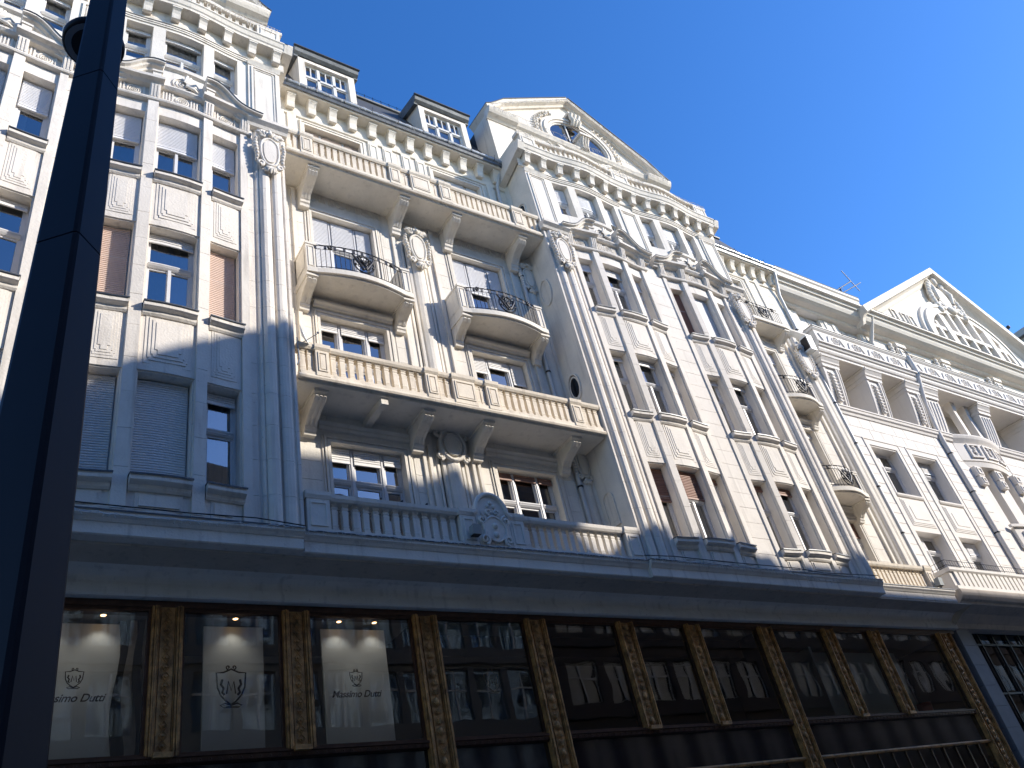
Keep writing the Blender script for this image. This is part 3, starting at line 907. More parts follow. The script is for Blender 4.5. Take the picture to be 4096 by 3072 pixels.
# windows of the recess
bl3 = {(0, 2): ((1.0, 0.40, 0.46), BLINDW), (1, 2): ((0.42, 0.5, 0.98), BLINDW), (2, 2): ((0.2, 0.2, 0.2), BLINDW),
       (0, 1): ((0.13, 0.13, 0.13), BLINDG), (1, 1): ((0.24, 0.13, 0.32), BLINDG), (2, 1): ((0.1, 0.1, 0.1), BLINDG),
       (0, 0): ((0.13, 0.13, 0.10), BLINDG), (1, 0): ((0.07, 0.06, 0.06), BLINDB), (2, 0): ((0.2, 0.2, 0.2), BLINDB),
       (0, 3): ((0.30, 0.30, 0.30), BLINDT), (1, 3): ((0.4, 0.6, 0.8), BLINDW), (2, 3): ((0.3, 0.3, 0.3), BLINDW)}
for i, (cx, half) in enumerate(((7.41, 0.9), (11.76, 0.9), (24.72, 0.88))):
    for fi, (z0, z1) in enumerate([(9.0, 11.72), (13.2, 15.45), (16.75, 19.2), (20.6, 23.05)]):
        b, bm = bl3[(i, fi)]
        window(B, cx-half, cx+half, z0, z1, RW-0.2, COLS3, (0.68 if fi == 0 else 0.58) if fi != 1 else 0.42, b, bm, 0.35, 1, None, seed=5)

# centre pilaster of the recess
def pilaster(cx, z0, z1, d, m, k=1.0):
    sec = [(-0.42, 0), (-0.42, 0.03), (-0.36, 0.03), (-0.34, 0.0), (-0.31, 0.0), (-0.29, 0.06), (-0.22, 0.07), (-0.2, 0.03), (-0.17, 0.09), (-0.08, 0.13), (0.0, 0.14), (0.08, 0.13), (0.17, 0.09), (0.2, 0.03), (0.22, 0.07), (0.29, 0.06), (0.31, 0.0), (0.34, 0.0), (0.36, 0.03), (0.42, 0.03), (0.42, 0), (0.42, -0.03), (-0.42, -0.03)]
    mb = MB(); mb.profz([(cx+x*k, d+q) for x, q in sec], z0, z1)
    return part('pilaster', mb, m, B)
pilaster(RC, 12.55, 19.0, RW, CREAM)
pilaster(RC, 8.85, 12.0, RW, CREAM)
for x in (5.78, 6.0, 8.93, 10.22, 13.02):
    m = MB(); m.box(x-0.05, x+0.05, RW, RW+0.075, 12.6, 19.9); part('wall_strip', m, CREAM, B)
for x in (8.82, 8.98, 10.16, 10.32):
    m = MB(); m.box(x-0.04, x+0.04, RW, RW+0.07, 8.9, 12.0); part('wall_strip', m, CREAM, B)
m = MB(); cartouche(m, RC+0.02, 18.75, 0.86, 1.62, RW+0.13); part('cartouche', m, CREAM, B)
m = MB()
m.plate(ell(RC, 12.05, 0.34, 0.42, 24), RW, RW+0.16); m.plate(ell(RC, 12.05, 0.22, 0.3, 24), RW+0.1, RW+0.2)
m.tube([(x, RW+0.16, z) for x, z in ell(RC, 12.05, 0.34, 0.42, 20)], 0.05, 6, True)
m.tube([(x, RW+0.2, z) for x, z in ell(RC, 12.05, 0.22, 0.3, 20)], 0.03, 6, True)
for s in (-1, 1):
    m.tube(spiral(RC+s*0.36, 12.36, RW+0.14, 0.13, 0.03, 1.2, PI/2, s), 0.045, 5)
    m.tube(spiral(RC+s*0.36, 11.72, RW+0.14, 0.11, 0.03, 1.2, -PI/2, -s), 0.04, 5)
m.ball((RC, RW+0.2, 12.5), (0.14, 0.1, 0.1))
part('oval_cartouche', m, CREAM, B)
# pilasters of the fourth floor between the windows
for x in (8.75, 9.25, 9.9, 10.42):
    m = MB(); m.box(x-0.17, x+0.17, RW, RW+0.05, 20.15, 23.3); m.ring(rect(x-0.13, x+0.13, 20.3, 23.2), rect(x-0.09, x+0.09, 20.36, 23.14), RW+0.045, RW+0.07)
    part('pilaster_strip', m, CREAM, B)
for x in (5.75, 6.12, 13.1, 26.1, 26.75):
    m = MB(); m.box(x-0.13, x+0.13, RW, RW+0.06, 20.15, 23.3); part('pilaster_strip', m, CREAM, B)
# half cartouches beside the flanks
for cz in (19.0, 12.15):
    m = MB(); cartouche(m, 13.62, cz, 0.7, 1.3, RW+0.04); part('cartouche', m, CREAM, B)
pilaster(13.62, 8.85, 11.6, RW, CREAM, 0.9)
pilaster(13.62, 12.6, 18.4, RW, CREAM, 0.9)
# second pier with shafts next to the neighbour
sec = [(26.55, RW), (26.55, -1.02), (26.68, -1.02), (26.70, -1.08), (26.75, -1.08), (26.77, -0.97), (26.84, -0.94), (26.91, -0.97), (26.93, -1.05), (26.97, -0.93), (27.05, -0.87), (27.15, -0.86), (27.25, -0.87), (27.33, -0.93), (27.37, -1.05), (27.40, -0.97), (27.47, -0.94), (27.54, -0.97), (27.56, -1.06), (27.62, -1.06), (27.64, -1.0), (27.88, -1.0), (27.88, -1.3), (26.55, -1.3)]
m = MB(); m.profz(sec, 8.85, 20.2); part('shaft', m, CREAM, B)
m = MB(); cartouche(m, 27.1, 18.9, 0.95, 1.8, -0.92); part('cartouche', m, STONE, B)
m = MB(); m.profx([(RW, 20.2), (-0.9, 20.22), (-0.8, 20.3), (-0.7, 20.4), (-0.7, 20.48), (RW, 20.5)], 26.3, 27.98); part('ledge', m, CREAM, B)
# openings and niches on the flank wall that faces the camera
FX = C2-4.6
def flank_disc(z, hd, hz, blind, arch=False):
    m = MB()
    k = 22; dc = -0.60
    pts = [(dc+hd*math.cos(2*PI*i/k), z+hz*math.sin(2*PI*i/k)) for i in range(k)]
    if arch: pts = [(dc+hd*math.cos(PI*i/12), z+hd*1.1*math.sin(PI*i/12)) for i in range(13)]+[(dc-hd, z-hz), (dc+hd, z-hz)]
    k = len(pts)
    for sc, x1 in ((1.0, FX-0.05), (0.80, FX-0.02)):
        q = [(dc+(p[0]-dc)*sc, z+(p[1]-z)*sc) for p in pts]
        q2 = [(dc+(p[0]-dc)*(sc-0.14), z+(p[1]-z)*(sc-0.12)) for p in pts]
        vs = [(x1, a, b) for a, b in q]+[(x1, a, b) for a, b in q2]+[(FX+0.03, a, b) for a, b in q]+[(FX+0.03, a, b) for a, b in q2]
        fs = []
        for j in range(k):
            n = (j+1) % k
            fs += [[j, n, k+n, k+j], [j, n, 2*k+n, 2*k+j], [k+j, k+n, 3*k+n, 3*k+j]]
        m.add(vs, fs)
    o = part('flank_window', m, CREAM, B)
    m = MB(); m.add([(FX-0.012, dc+(p[0]-dc)*0.86, z+(p[1]-z)*0.88) for p in pts], [list(range(k))])
    part('pane' if not blind else 'blind_panel', m, CREAM if blind else DARKGL, o)  # open ones: flat black disc paints the shade inside, wall stays solid
flank_disc(18.15, 0.26, 0.52, True)
flank_disc(14.48, 0.26, 0.47, False)
flank_disc(21.9, 0.22, 0.75, False, True)
flank_disc(10.85, 0.20, 0.75, True, True)

# recess eaves, gutter, dormers --------------------------------
def eaves(x0, x1, n, first, step):
    for i in range(n):
        x = first+step*i; m = MB()
        m.profx([(RW, 23.48), (RW+0.10, 23.48), (RW+0.14, 23.45), (RW+0.19, 23.46), (RW+0.21, 23.55), (RW+0.22, 23.68), (RW+0.27, 23.82), (RW+0.31, 23.88), (RW+0.31, 23.97), (RW, 23.97)], x-0.12, x+0.12)
        m.box(x-0.14, x+0.14, RW, RW+0.33, 23.90, 23.98)
        part('modillion', m, CREAM, B)
    m = MB(); m.profx([(RW, 23.28), (RW+0.05, 23.3), (RW+0.06, 23.38), (RW+0.02, 23.98), (RW+0.42, 23.99), (RW+0.44, 24.10), (RW-0.6, 24.3), (RW-0.6, 23.28)], x0, x1)
    part('eaves_cornice', m, CREAM, B)
    m = MB(); m.profx([(RW+0.44, 24.08), (RW+0.47, 24.03), (RW+0.50, 24.14), (RW+0.46, 24.18), (RW, 24.22), (RW, 24.16)], x0, x1); part('eaves_flashing', m, ZINC, B)
    m = MB()
    sec = [(RW+0.47+0.085*math.cos(a), 24.26+0.085*math.sin(a)) for a in [PI+PI*k/8 for k in range(9)]]
    sec += [(RW+0.47+0.075*math.cos(a), 24.26+0.075*math.sin(a)) for a in [2*PI-PI*k/8 for k in range(9)]]
    m.profx(sec, x0+0.02, x1-0.02); gt = part('gutter', m, GUTTER, B)
    k = int((x1-x0)/0.92)
    for i in range(k):
        x = x0+0.5+i*0.92; m = MB()
        m.tube([(x, RW+0.47+0.095*math.cos(a), 24.26+0.095*math.sin(a)) for a in [PI+PI*q/6 for q in range(7)]], 0.013, 4)
        m.tube([(x, RW+0.56, 24.26), (x+0.02, RW+0.57, 24.42)], 0.010, 4)
        part('gutter_hook', m, IRON, gt)
    m = MB(); m.profx([(RW+0.3, 24.25), (RW-1.40, 28.0), (RW-1.5, 28.05), (RW-6, 28.2), (RW-6, 24.2)], x0, x1); part('mansard_roof', m, SLATE, B)
    for zz, dd in ((27.82, RW-1.30), (28.02, RW-1.42)):
        m = MB(); m.profx([(dd-0.02, zz), (dd+0.06, zz+0.01), (dd+0.07, zz+0.08), (dd-0.05, zz+0.09)], x0, x1); part('roof_flashing', m, LEAD, B)
eaves(C1+4.6, C2-4.6, 12, 6.06, 0.665)
eaves(C2+4.6, 27.98, 8, 23.35, 0.64)
for cx in (7.53, 11.93):
    d0 = -1.22; x0, x1 = cx-0.98, cx+0.98
    m = MB()
    wall(m, x0, x1, 24.3, 26.95, d0, [(cx-0.76, cx+0.76, 25.35, 26.72)], 0.25, sides=False)
    D_ = part('dormer', m, STONE, B)
    for s in (-1, 1):
        m = MB()
        xe = cx+s*0.98
        m.add([(xe, d0, 24.3), (xe, d0, 26.95), (xe, d0-1.3, 27.5), (xe, d0-1.3, 24.3)], [[0, 1, 2, 3]])
        m.add([(xe-s*0.02, d0, 24.3), (xe-s*0.02, d0, 26.95), (xe-s*0.02, d0-1.3, 27.5), (xe-s*0.02, d0-1.3, 24.3)], [[0, 1, 2, 3]])
        part('dormer_cheek', m, STONE, D_)
    m = MB()
    m.profx([(d0-1.8, 27.75), (d0+0.12, 27.30), (d0+0.16, 27.22), (d0+0.10, 27.02), (d0-0.0, 26.93), (d0-0.0, 26.86), (d0-1.8, 27.3)], x0-0.14, x1+0.14)
    part('dormer_roof', m, LEAD, D_)
    m = MB(); m.profx([(d0+0.10, 27.28), (d0+0.19, 27.25), (d0+0.20, 27.19), (d0+0.14, 27.16)], x0-0.17, x1+0.17); part('dormer_gutter', m, ZINC, D_)
    # casements: three lights each with small upper panes
    f = MB(); a, b, c_, e = cx-0.76, cx+0.76, 25.35, 26.72; dd = d0-0.12
    f.ring(rect(a, b, c_, e), rect(a+0.05, b-0.05, c_+0.05, e-0.05), dd-0.06, dd)
    zt = c_+0.72
    f.box(a+0.05, b-0.05, dd-0.05, dd+0.03, zt-0.045, zt+0.045)
    for x in (cx-0.27, cx+0.27): f.box(x-0.045, x+0.045, dd-0.05, dd+0.03, c_+0.05, e-0.05)
    for x in (cx-0.52, cx, cx+0.52): f.box(x-0.016, x+0.016, dd-0.04, dd+0.005, zt+0.045, e-0.05)
    for x, y in ((a+0.05, cx-0.315), (cx-0.225, cx+0.225), (cx+0.315, b-0.05)):
        f.ring(rect(x, y, c_+0.05, zt-0.045), rect(x+0.04, y-0.04, c_+0.09, zt-0.085), dd-0.05, dd-0.01)
        f.ring(rect(x, y, zt+0.045, e-0.05), rect(x+0.03, y-0.03, zt+0.075, e-0.08), dd-0.05, dd-0.01)
    wv = part('window', f, FRAMEW, B)
    for x, y in ((a+0.05, cx-0.315), (cx-0.225, cx+0.225), (cx+0.315, b-0.05)):
        for p, q in ((c_+0.05, zt-0.045), (zt+0.045, e-0.05)):
            g_ = MB(); g_.add([(x+0.02, dd-0.03, p+0.02), (y-0.02, dd-0.03, p+0.02), (y-0.02, dd-0.03, q-0.02), (x+0.02, dd-0.03, q-0.02)], [[0, 1, 2, 3]]); part('pane', g_, GLASS, wv)
    m = MB(); m.add([(a, dd-0.3, c_), (b, dd-0.3, c_), (b, dd-0.3, e), (a, dd-0.3, e)], [[0, 1, 2, 3]]); part('curtain', m, CURT, wv)
# little ridge railing
m = MB()
for i in range(9):
    x = 8.7+i*0.33; m.tube([(x, RW-1.5, 28.1), (x, RW-1.5, 28.55)], 0.014, 4)
for z in (28.3, 28.5): m.tube([(8.6, RW-1.5, z), (11.45, RW-1.5, z)], 0.008, 3)
part('ridge_railing', m, IRON, B)
m = MB()
for i in range(5):
    x = 25.6+i*0.5; m.tube([(x, RW-0.4, 24.7), (x+0.12, RW-0.3, 25.1)], 0.014, 4)
m.tube([(25.4, RW-0.35, 24.9), (27.7, RW-0.35, 24.9)], 0.008, 3)
part('snow_guard', m, IRON, B)

# the stone balconies of the recess ------------------------------
def balcony(x0, x1, zs, thick, fd, rail_h, posts, gaps, m_, corbels, cz, cl=0.9, post_panel=True, cfd=None, endl=True):
    zt = zs+thick
    mb = MB()
    mb.profx([(RW, zs), (fd-0.10, zs), (fd-0.09, zs+0.05), (fd-0.02, zs+0.06), (fd, zs+0.10), (fd, zt-0.03), (fd-0.02, zt), (RW, zt)], x0, x1)
    b_ = part('balcony', mb, m_, B)
    mb = MB(); mb.box(x0+0.02, x1-0.02, RW, fd-0.11, zs-0.004, zs+0.02); part('soffit', mb, CREAM, b_)
    mb = MB(); mb.box(x0+0.05, x1-0.05, fd-0.24, fd-0.03, zt, zt+0.09); part('plinth', mb, m_, b_)
    mb = MB(); mb.profx([(fd-0.27, zt+rail_h-0.14), (fd-0.03, zt+rail_h-0.14), (fd-0.0, zt+rail_h-0.09), (fd+0.01, zt+rail_h-0.02), (fd-0.03, zt+rail_h), (fd-0.25, zt+rail_h)], x0, x1); part('handrail', mb, m_, b_)
    for cx, w in posts:
        mb = MB(); a, b = cx-w/2, cx+w/2
        mb.box(a, b, fd-0.26, fd-0.005, zt, zt+rail_h-0.13)
        mb.ring(rect(a+0.05, b-0.05, zt+0.12, zt+rail_h-0.2), rect(a+0.08, b-0.08, zt+0.15, zt+rail_h-0.23), fd-0.01, fd+0.015)
        mb.plate(rect(a+0.10, b-0.10, zt+0.18, zt+rail_h-0.26), fd-0.01, fd+0.008)
        mb.profx([(fd-0.29, zt+rail_h-0.145), (fd-0.0, zt+rail_h-0.145), (fd+0.035, zt+rail_h-0.09), (fd+0.045, zt+rail_h-0.0), (fd-0.29, zt+rail_h+0.02)], a-0.025, b+0.025)
        part('post', mb, m_, b_)
    me = baluster_mesh(rail_h-0.23, m_)
    for a, b, n in gaps:
        for i in range(n):
            o = part('baluster', me, m_, b_); o.location = (a+(b-a)*(i+0.5)/n, -(fd-0.135), zt+0.09)
    for cx in corbels:
        mb = MB(); corbel(mb, cx, 0.27, RW, cfd if cfd is not None else fd-0.28, zs-0.0, cz); part('corbel', mb, CREAM, b_)
    return b_
q = 9.58
# second floor
b2 = balcony(5.42, 13.80, 12.42, 0.16, 0.06, 0.84, [(5.97, 0.31), (8.67, 0.32), (9.55, 0.62), (10.36, 0.34), (12.99, 0.34)],
        [(5.45, 5.80, 2), (6.14, 8.50, 11), (8.85, 9.22, 2), (9.88, 10.17, 2), (10.55, 12.80, 11), (13.18, 13.78, 3)], BALST, (6.0, 8.62, 10.26, 12.95), 11.72)
m = MB(); m.box(7.35, 7.52, RW, -0.1, 12.25, 12.43); part('soffit_beam', m, CREAM, b2)
# fourth floor
b4 = balcony(5.42, 13.85, 19.98, 0.14, 0.03, 0.84, [(6.03, 0.34), (8.67, 0.35), (9.5, 0.64), (10.33, 0.37), (12.95, 0.38)],
        [(5.45, 5.84, 2), (6.22, 8.48, 12), (8.87, 9.15, 2), (9.84, 10.12, 2), (10.55, 12.74, 12), (13.16, 13.82, 3)], BALST, (6.27, 9.0, 10.72, 13.1), 19.16, cfd=-0.2)
# first floor, on the cornice
def first_floor(x0, x1, fd, posts, gaps, m_):
    zt = 8.84; H = 0.86
    mb = MB(); mb.box(x0, x1, fd-0.28, fd, zt, zt+0.10)
    b_ = part('balustrade', mb, m_, B)
    mb = MB(); mb.profx([(fd-0.30, zt+H-0.15), (fd, zt+H-0.15), (fd+0.03, zt+H-0.1), (fd+0.04, zt+H-0.02), (fd, zt+H), (fd-0.3, zt+H)], x0, x1); part('handrail', mb, m_, b_)
    for cx, w in posts:
        mb = MB(); a, b = cx-w/2, cx+w/2
        mb.box(a, b, fd-0.28, fd+0.03, zt, zt+H-0.14)
        mb.ring(rect(a+0.06, b-0.06, zt+0.13, zt+H-0.22), rect(a+0.09, b-0.09, zt+0.16, zt+H-0.25), fd+0.025, fd+0.05)
        mb.profx([(fd-0.31, zt+H-0.15), (fd+0.04, zt+H-0.15), (fd+0.07, zt+H-0.08), (fd+0.075, zt+H+0.0), (fd-0.31, zt+H+0.02)], a-0.03, b+0.03)
        part('post', mb, m_, b_)
    me = baluster_mesh(H-0.25, m_)
    for a, b, n in gaps:
        for i in range(n):
            o = part('baluster', me, m_, b_); o.location = (a+(b-a)*(i+0.5)/n, -(fd-0.14), zt+0.10)
    return b_
b1 = first_floor(5.40, 13.80, 0.03, [(5.64, 0.46), (8.95, 0.38), (10.19, 0.38), (13.58, 0.42)], [(5.90, 8.74, 13), (10.40, 13.34, 14)], STONE)
first_floor(23.05, 26.95, -0.25, [(26.75, 0.34)], [(23.1, 26.55, 16)], BALST)
# crest of the first floor balustrade
m = MB(); cx, z0 = 9.57, 8.85
arc = [(cx-0.42, z0), (cx+0.42, z0), (cx+0.42, 9.66)]+[(cx+0.36*math.cos(a), 9.68+0.42*math.sin(a)) for a in [PI*k/12 for k in range(13)]]+[(cx-0.42, 9.66)]
m.plate(arc, -0.24, 0.06)
o2 = [(cx+0.40*math.cos(a), 9.66+0.46*math.sin(a)) for a in [PI*k/14 for k in range(15)]]
m.tube([(x, 0.07, z) for x, z in [(cx-0.5, 9.6)]+o2[::-1]+[(cx+0.5, 9.6)]], 0.055, 6)
sh = [(cx+0.25*math.cos(a)*(1+0.12*math.cos(2*a)), 9.26+0.30*math.sin(a)) for a in [2*PI*k/20 for k in range(20)]]
m.plate(sh, 0.0, 0.10); m.tube([(x, 0.10, z) for x, z in sh], 0.028, 5, True)
for s in (-1, 1):
    m.tube(spiral(cx+s*0.30, 9.47, 0.10, 0.12, 0.02, 1.4, PI/2, s), 0.033, 5)
    m.tube(spiral(cx+s*0.30, 9.0, 0.10, 0.12, 0.02, 1.4, -PI/2, -s), 0.035, 5)
    m.tube([(cx+s*0.28, 0.1, 9.08), (cx+s*0.26, 0.1, 9.2), (cx+s*0.30, 0.1, 9.38)], 0.03, 5)
    m.tube(spiral(cx+s*0.09, 9.66, 0.10, 0.08, 0.02, 1.2, -PI/2, s), 0.025, 5)
for z in (9.33, 9.12): m.ball((cx, 0.10, z), (0.075, 0.07, 0.075))
for x, z in ((0, 9.9), (-0.08, 9.82), (0.08, 9.82)): m.ball((cx+x, 0.07, z), 0.045)
part('crest', m, STONE, b1)

# iron balconies ------------------------------------------------
def iron_balcony(cx, hw, zs, bd, bulge, stone_ends=True, hr=0.86):
    n = 14
    def dcur(t): return bd+bulge*math.sin(PI*t)**0.9 if bulge else bd
    inner = hw-0.12
    fx = [(cx-inner+2*inner*i/n, dcur(i/n)) for i in range(n+1)]
    pl = [(cx-hw-0.14, RW), (cx-hw-0.14, bd+0.04)]+[(x, d+0.07) for x, d in fx]+[(cx+hw+0.14, bd+0.04), (cx+hw+0.14, RW)]
    m = MB(); m.profz(pl, zs, zs+0.15)
    pl2 = [(x, max(RW, d-0.07) if d > RW else RW) for x, d in pl]; m.profz(pl2, zs-0.05, zs)
    b_ = part('balcony', m, CREAM, B)
    zt = zs+0.15
    for s in (-1, 1):
        if stone_ends:
            m = MB(); a, b = sorted((cx+s*(hw-0.13), cx+s*(hw+0.13)))
            m.box(a, b, RW+0.0, bd, zt, zt+hr)
            m.ring(rect(a+0.05, b-0.05, zt+0.08, zt+hr-0.1), rect(a+0.07, b-0.07, zt+0.1, zt+hr-0.12), bd-0.002, bd+0.018)
            xs_ = min(a, b)
            m.add([(xs_-0.012, RW+0.12, zt+0.1), (xs_-0.012, bd-0.1, zt+0.1), (xs_-0.012, bd-0.1, zt+hr-0.12), (xs_-0.012, RW+0.12, zt+hr-0.12)], [[0, 1, 2, 3]])
            m.box(a-0.015, b+0.015, RW, bd+0.02, zt+hr-0.035, zt+hr+0.03)
            part('parapet_block', m, CREAM, b_)
        m = MB(); x = cx+s*hw
        corbel(m, x, 0.25, RW, bd-0.02, zs-0.03, zs-0.68, 2)
        part('corbel', m, CREAM, b_)
    m = MB()
    def pt(t, z): return (cx-inner+2*inner*t, dcur(t), z)
    N = 24
    for z, r in ((zt+hr-0.02, 0.020), (zt+hr-0.15, 0.010), (zt+0.10, 0.012)):
        m.tube([pt(i/N, z) for i in range(N+1)], r, 4)
    part('rail', m, IRON, b_)
    nb = max(8, int(2*inner/0.115))
    for i in range(nb+1):
        t = i/nb
        if 0.39 < t < 0.61: continue
        m = MB(); m.tube([pt(t, zt+0.02), pt(t, zt+hr-0.15)], 0.009, 4); part('bar', m, IRON, b_)
    for i in range(0, nb+1, 2):
        p = pt(i/nb, zt+hr-0.085); m = MB(); m.box(p[0]-0.035, p[0]+0.035, p[1]-0.006, p[1]+0.008, p[2]-0.06, p[2]+0.06); part('rail_link', m, IRON, b_)
    m = MB()
    dc = dcur(0.5)+0.02; zc = zt+hr*0.44
    for R in (0.26, 0.235): m.tube([(x, dc, z) for x, z in ell(cx, zc, R*1.1, R*1.15, 22)], 0.012, 4, True)
    for s in (-1, 1):
        m.tube(spiral(cx+s*0.15, zc+0.12, dc+0.02, 0.10, 0.02, 1.4, PI/2, s), 0.016, 4)
        m.tube(spiral(cx+s*0.13, zc-0.10, dc+0.02, 0.08, 0.02, 1.2, -PI/2, -s), 0.014, 4)
        for k in range(5):
            m.ball((cx+s*(0.05+0.045*k), dc+0.03, zc+0.24-0.02*k*k), (0.035, 0.03, 0.04), 6, 4)
        m.tube([(cx+s*0.30, dc, zc+0.30), (cx+s*0.20, dc+0.04, zc+0.05), (cx+s*0.04, dc+0.05, zc-0.22)], [0.018, 0.035, 0.025], 5)
    for k in range(6): m.ball((cx+random.uniform(-.05, .05), dc+0.05, zc-0.22+0.05*k), (0.05, 0.04, 0.045), 6, 4)
    for k in range(7):
        a = PI*(0.15+0.7*k/6); m.tube([(cx, dc+0.02, zc-0.05), (cx+0.2*math.cos(a), dc+0.03, zc+0.2*math.sin(a))], 0.009, 4)
    for t in (0.14, 0.86):
        p = pt(t, zt+hr-0.09)
        if t == 0.14: part('iron_ornament', m, IRON, b_)
        m = MB()
        for k in range(5): m.ball((p[0]+random.uniform(-.05, .05), p[1]+0.02, p[2]+random.uniform(-.06, .06)), 0.035, 6, 4)
        part('iron_rosette', m, IRON, b_)
    return b_
iron_balcony(7.38, 1.30, 16.08, -0.36, 0.19)
iron_balcony(11.73, 1.30, 16.08, -0.36, 0.19)
iron_balcony(24.72, 1.02, 16.15, -0.45, 0.20)
iron_balcony(24.72, 1.02, 12.30, -0.45, 0.20)
iron_balcony(24.9, 1.15, 19.98, -0.42, 0.0, False, 0.8)

# downpipes -----------------------------------------------------
def pipe(pts, r, par, hops=()):
    m = MB(); m.tube(pts, r, 10); o = part('downpipe', m, PIPE if par is B else PLASTER, par)
    zs = [p[2] for p in pts]; z = min(zs)+0.6
    x, d = pts[-1][0], pts[-1][1]
    while z < max(zs)-1.5:
        c_ = MB(); c_.lathe(x, d, z, [(0, r+0.015), (0.05, r+0.015)], 10, 0); part('pipe_clip', c_, IRON, o); z += 1.9
    return o
pipe([(13.55, RW+0.35, 24.2), (13.5, RW+0.25, 23.9), (13.38, RW+0.12, 23.3), (13.36, RW+0.1, 22.8), (13.36, RW+0.1, 20.2), (13.36, RW+0.1, 8.9)], 0.065, B)
m = MB(); m.lathe(13.55, RW+0.36, 24.0, [(0, 0.08), (0.05, 0.13), (0.25, 0.15), (0.27, 0.15)], 8, 0); part('rain_hopper', m, ZINC, B)
pipe([(27.93, RW+0.40, 24.2), (27.93, RW+0.38, 23.9), (27.93, RW+0.12, 22.9), (27.93, RW+0.1, 22.0), (27.93, RW+0.1, 8.9)], 0.075, B)

# base cornice above the shop ------------------------------------
def base_cornice(x0, x1, fd, m_=STONE, end=True):
    m = MB()
    m.profx([(RW, 8.44), (fd-0.02, 8.44), (fd, 8.46), (fd, 8.66), (fd+0.02, 8.67), (fd+0.05, 8.72), (fd+0.09, 8.76), (fd+0.09, 8.83), (fd-0.1, 8.86), (RW, 8.88)], x0, x1)
    o = part('base_cornice', m, m_, B)
    m = MB(); m.profx([(fd-0.1, 8.864), (fd+0.10, 8.834), (fd+0.11, 8.82), (fd+0.11, 8.845), (fd-0.1, 8.885)], x0, x1); part('flashing', m, ZINC, o)
base_cornice(C1-4.62, C1+4.55, 0.10)
base_cornice(C1+4.55, C2-4.62, 0.0)
base_cornice(C2-4.62, C2+4.68, 0.10)
base_cornice(C2+4.68, 27.4, -0.12)
m = MB(); m.box(C1-4.6, 28.2, RW-0.3, -0.14, 8.40, 8.436); part('soffit', m, SOFFIT, B)
m = MB()
m.profx([(RW-0.3, 7.92), (RW+0.12, 7.92), (RW+0.14, 7.95), (RW+0.14, 8.06), (RW+0.10, 8.08), (RW+0.10, 8.13), (RW+0.06, 8.15), (RW+0.05, 8.20), (RW+0.08, 8.28), (RW+0.16, 8.36), (RW+0.30, 8.402), (RW-0.3, 8.402)], C1-4.6, 28.3)
part('architrave', m, STONE, B)
m = MB(); m.box(C1-4.6, 28.2, RW-0.6, RW-0.02, 7.80, 7.915); part('shop_lintel', m, BRONZED, B)

# shop front ------------------------------------------------------
SD = RW-0.02
posts = [(-6.75, 'w'), (-4.05, 'n'), (-1.8, 'n'), (0.80, 'w'), (3.30, 'n'), (5.55, 'n'), (8.25, 'w'), (11.0, 'w'), (13.62, 'n'), (15.87, 'n'), (18.62, 'w'), (21.33, 'n'), (23.55, 'n'), (27.42, 'W')]
def ornament(mb, x, d, z0, z1, kind):
    z = z0; i = 0
    while z < z1-0.1:
        if kind == 'n':
            L = 0.155
            mb.add([(x, d, z), (x+0.06, d+0.02, z+L/2), (x, d, z+L), (x-0.06, d+0.02, z+L/2), (x, d+0.012, z+L/2)], [[0, 1, 4], [1, 2, 4], [2, 3, 4], [3, 0, 4]])
            mb.tube([(x, d+0.015, z), (x+0.062, d+0.025, z+L/2), (x, d+0.015, z+L), (x-0.062, d+0.025, z+L/2)], 0.009, 4, True)
            mb.ball((x, d+0.02, z+L/2), (0.025, 0.02, 0.025), 6, 4)
            z += L
        else:
            k = i % 3
            if k == 0:
                mb.ball((x, d+0.02, z+0.09), (0.06, 0.035, 0.085), 8, 5)
                for s in (-1, 1): mb.tube([(x, d+0.02, z), (x+s*0.075, d+0.035, z+0.07), (x+s*0.045, d+0.02, z+0.15)], [0.012, 0.018, 0.006], 4)
                z += 0.2
            elif k == 1:
                for s in (-1, 1):
                    mb.tube(spiral(x+s*0.04, z+0.07, d+0.02, 0.05, 0.01, 1.2, PI/2, s, 10), 0.011, 4)
                    mb.tube([(x, d+0.02, z+0.02), (x+s*0.07, d+0.03, z+0.16)], [0.02, 0.008], 4)
                z += 0.18
            else:
                for a in range(6):
                    w = PI*a/5; mb.tube([(x, d+0.02, z+0.03), (x+0.07*math.cos(w), d+0.03, z+0.04+0.09*math.sin(w))], [0.018, 0.01], 4)
                z += 0.16
        i += 1
SHOPF = part('shop_front', MB().box(C1-4.6-3, 27.9, SD-0.12, SD-0.02, 7.78, 7.83), BRONZED, B, 'gilded bronze frame of the shop windows')
for x, t in posts:
    w = {'n': 0.50, 'w': 0.54, 'W': 0.78}[t]
    zb = 5.36 if t == 'n' else 0.2
    m = MB()
    a, b = x-w/2, x+w/2
    m.box(a, b, SD-0.12, SD, zb, 7.80)
    for s in (-1, 1):
        e = x+s*w/2
        for o, ww, h in ((0.0, 0.03, 0.06), (0.04, 0.02, 0.09), (0.07, 0.03, 0.07), (0.11, 0.012, 0.04)):
            p, q = sorted((e-s*o, e-s*(o+ww))); m.box(p, q, SD-0.002, SD+h, zb, 7.80)
    m.plate(rect(x-0.11, x+0.11, zb+0.03, 7.76), SD-0.002, SD+0.03)
    if t == 'n': m.box(x-0.15, x+0.15, SD, SD+0.13, zb-0.03, zb+0.05)
    po = part('shop_post', m, BRONZE, B)
    m = MB(); ornament(m, x, SD+0.028, max(zb, 3.2)+0.08, 7.72, 'n' if t == 'n' and x < 7 else 'w'); part('gilt_relief', m, BRONZE, po, kind='stuff')
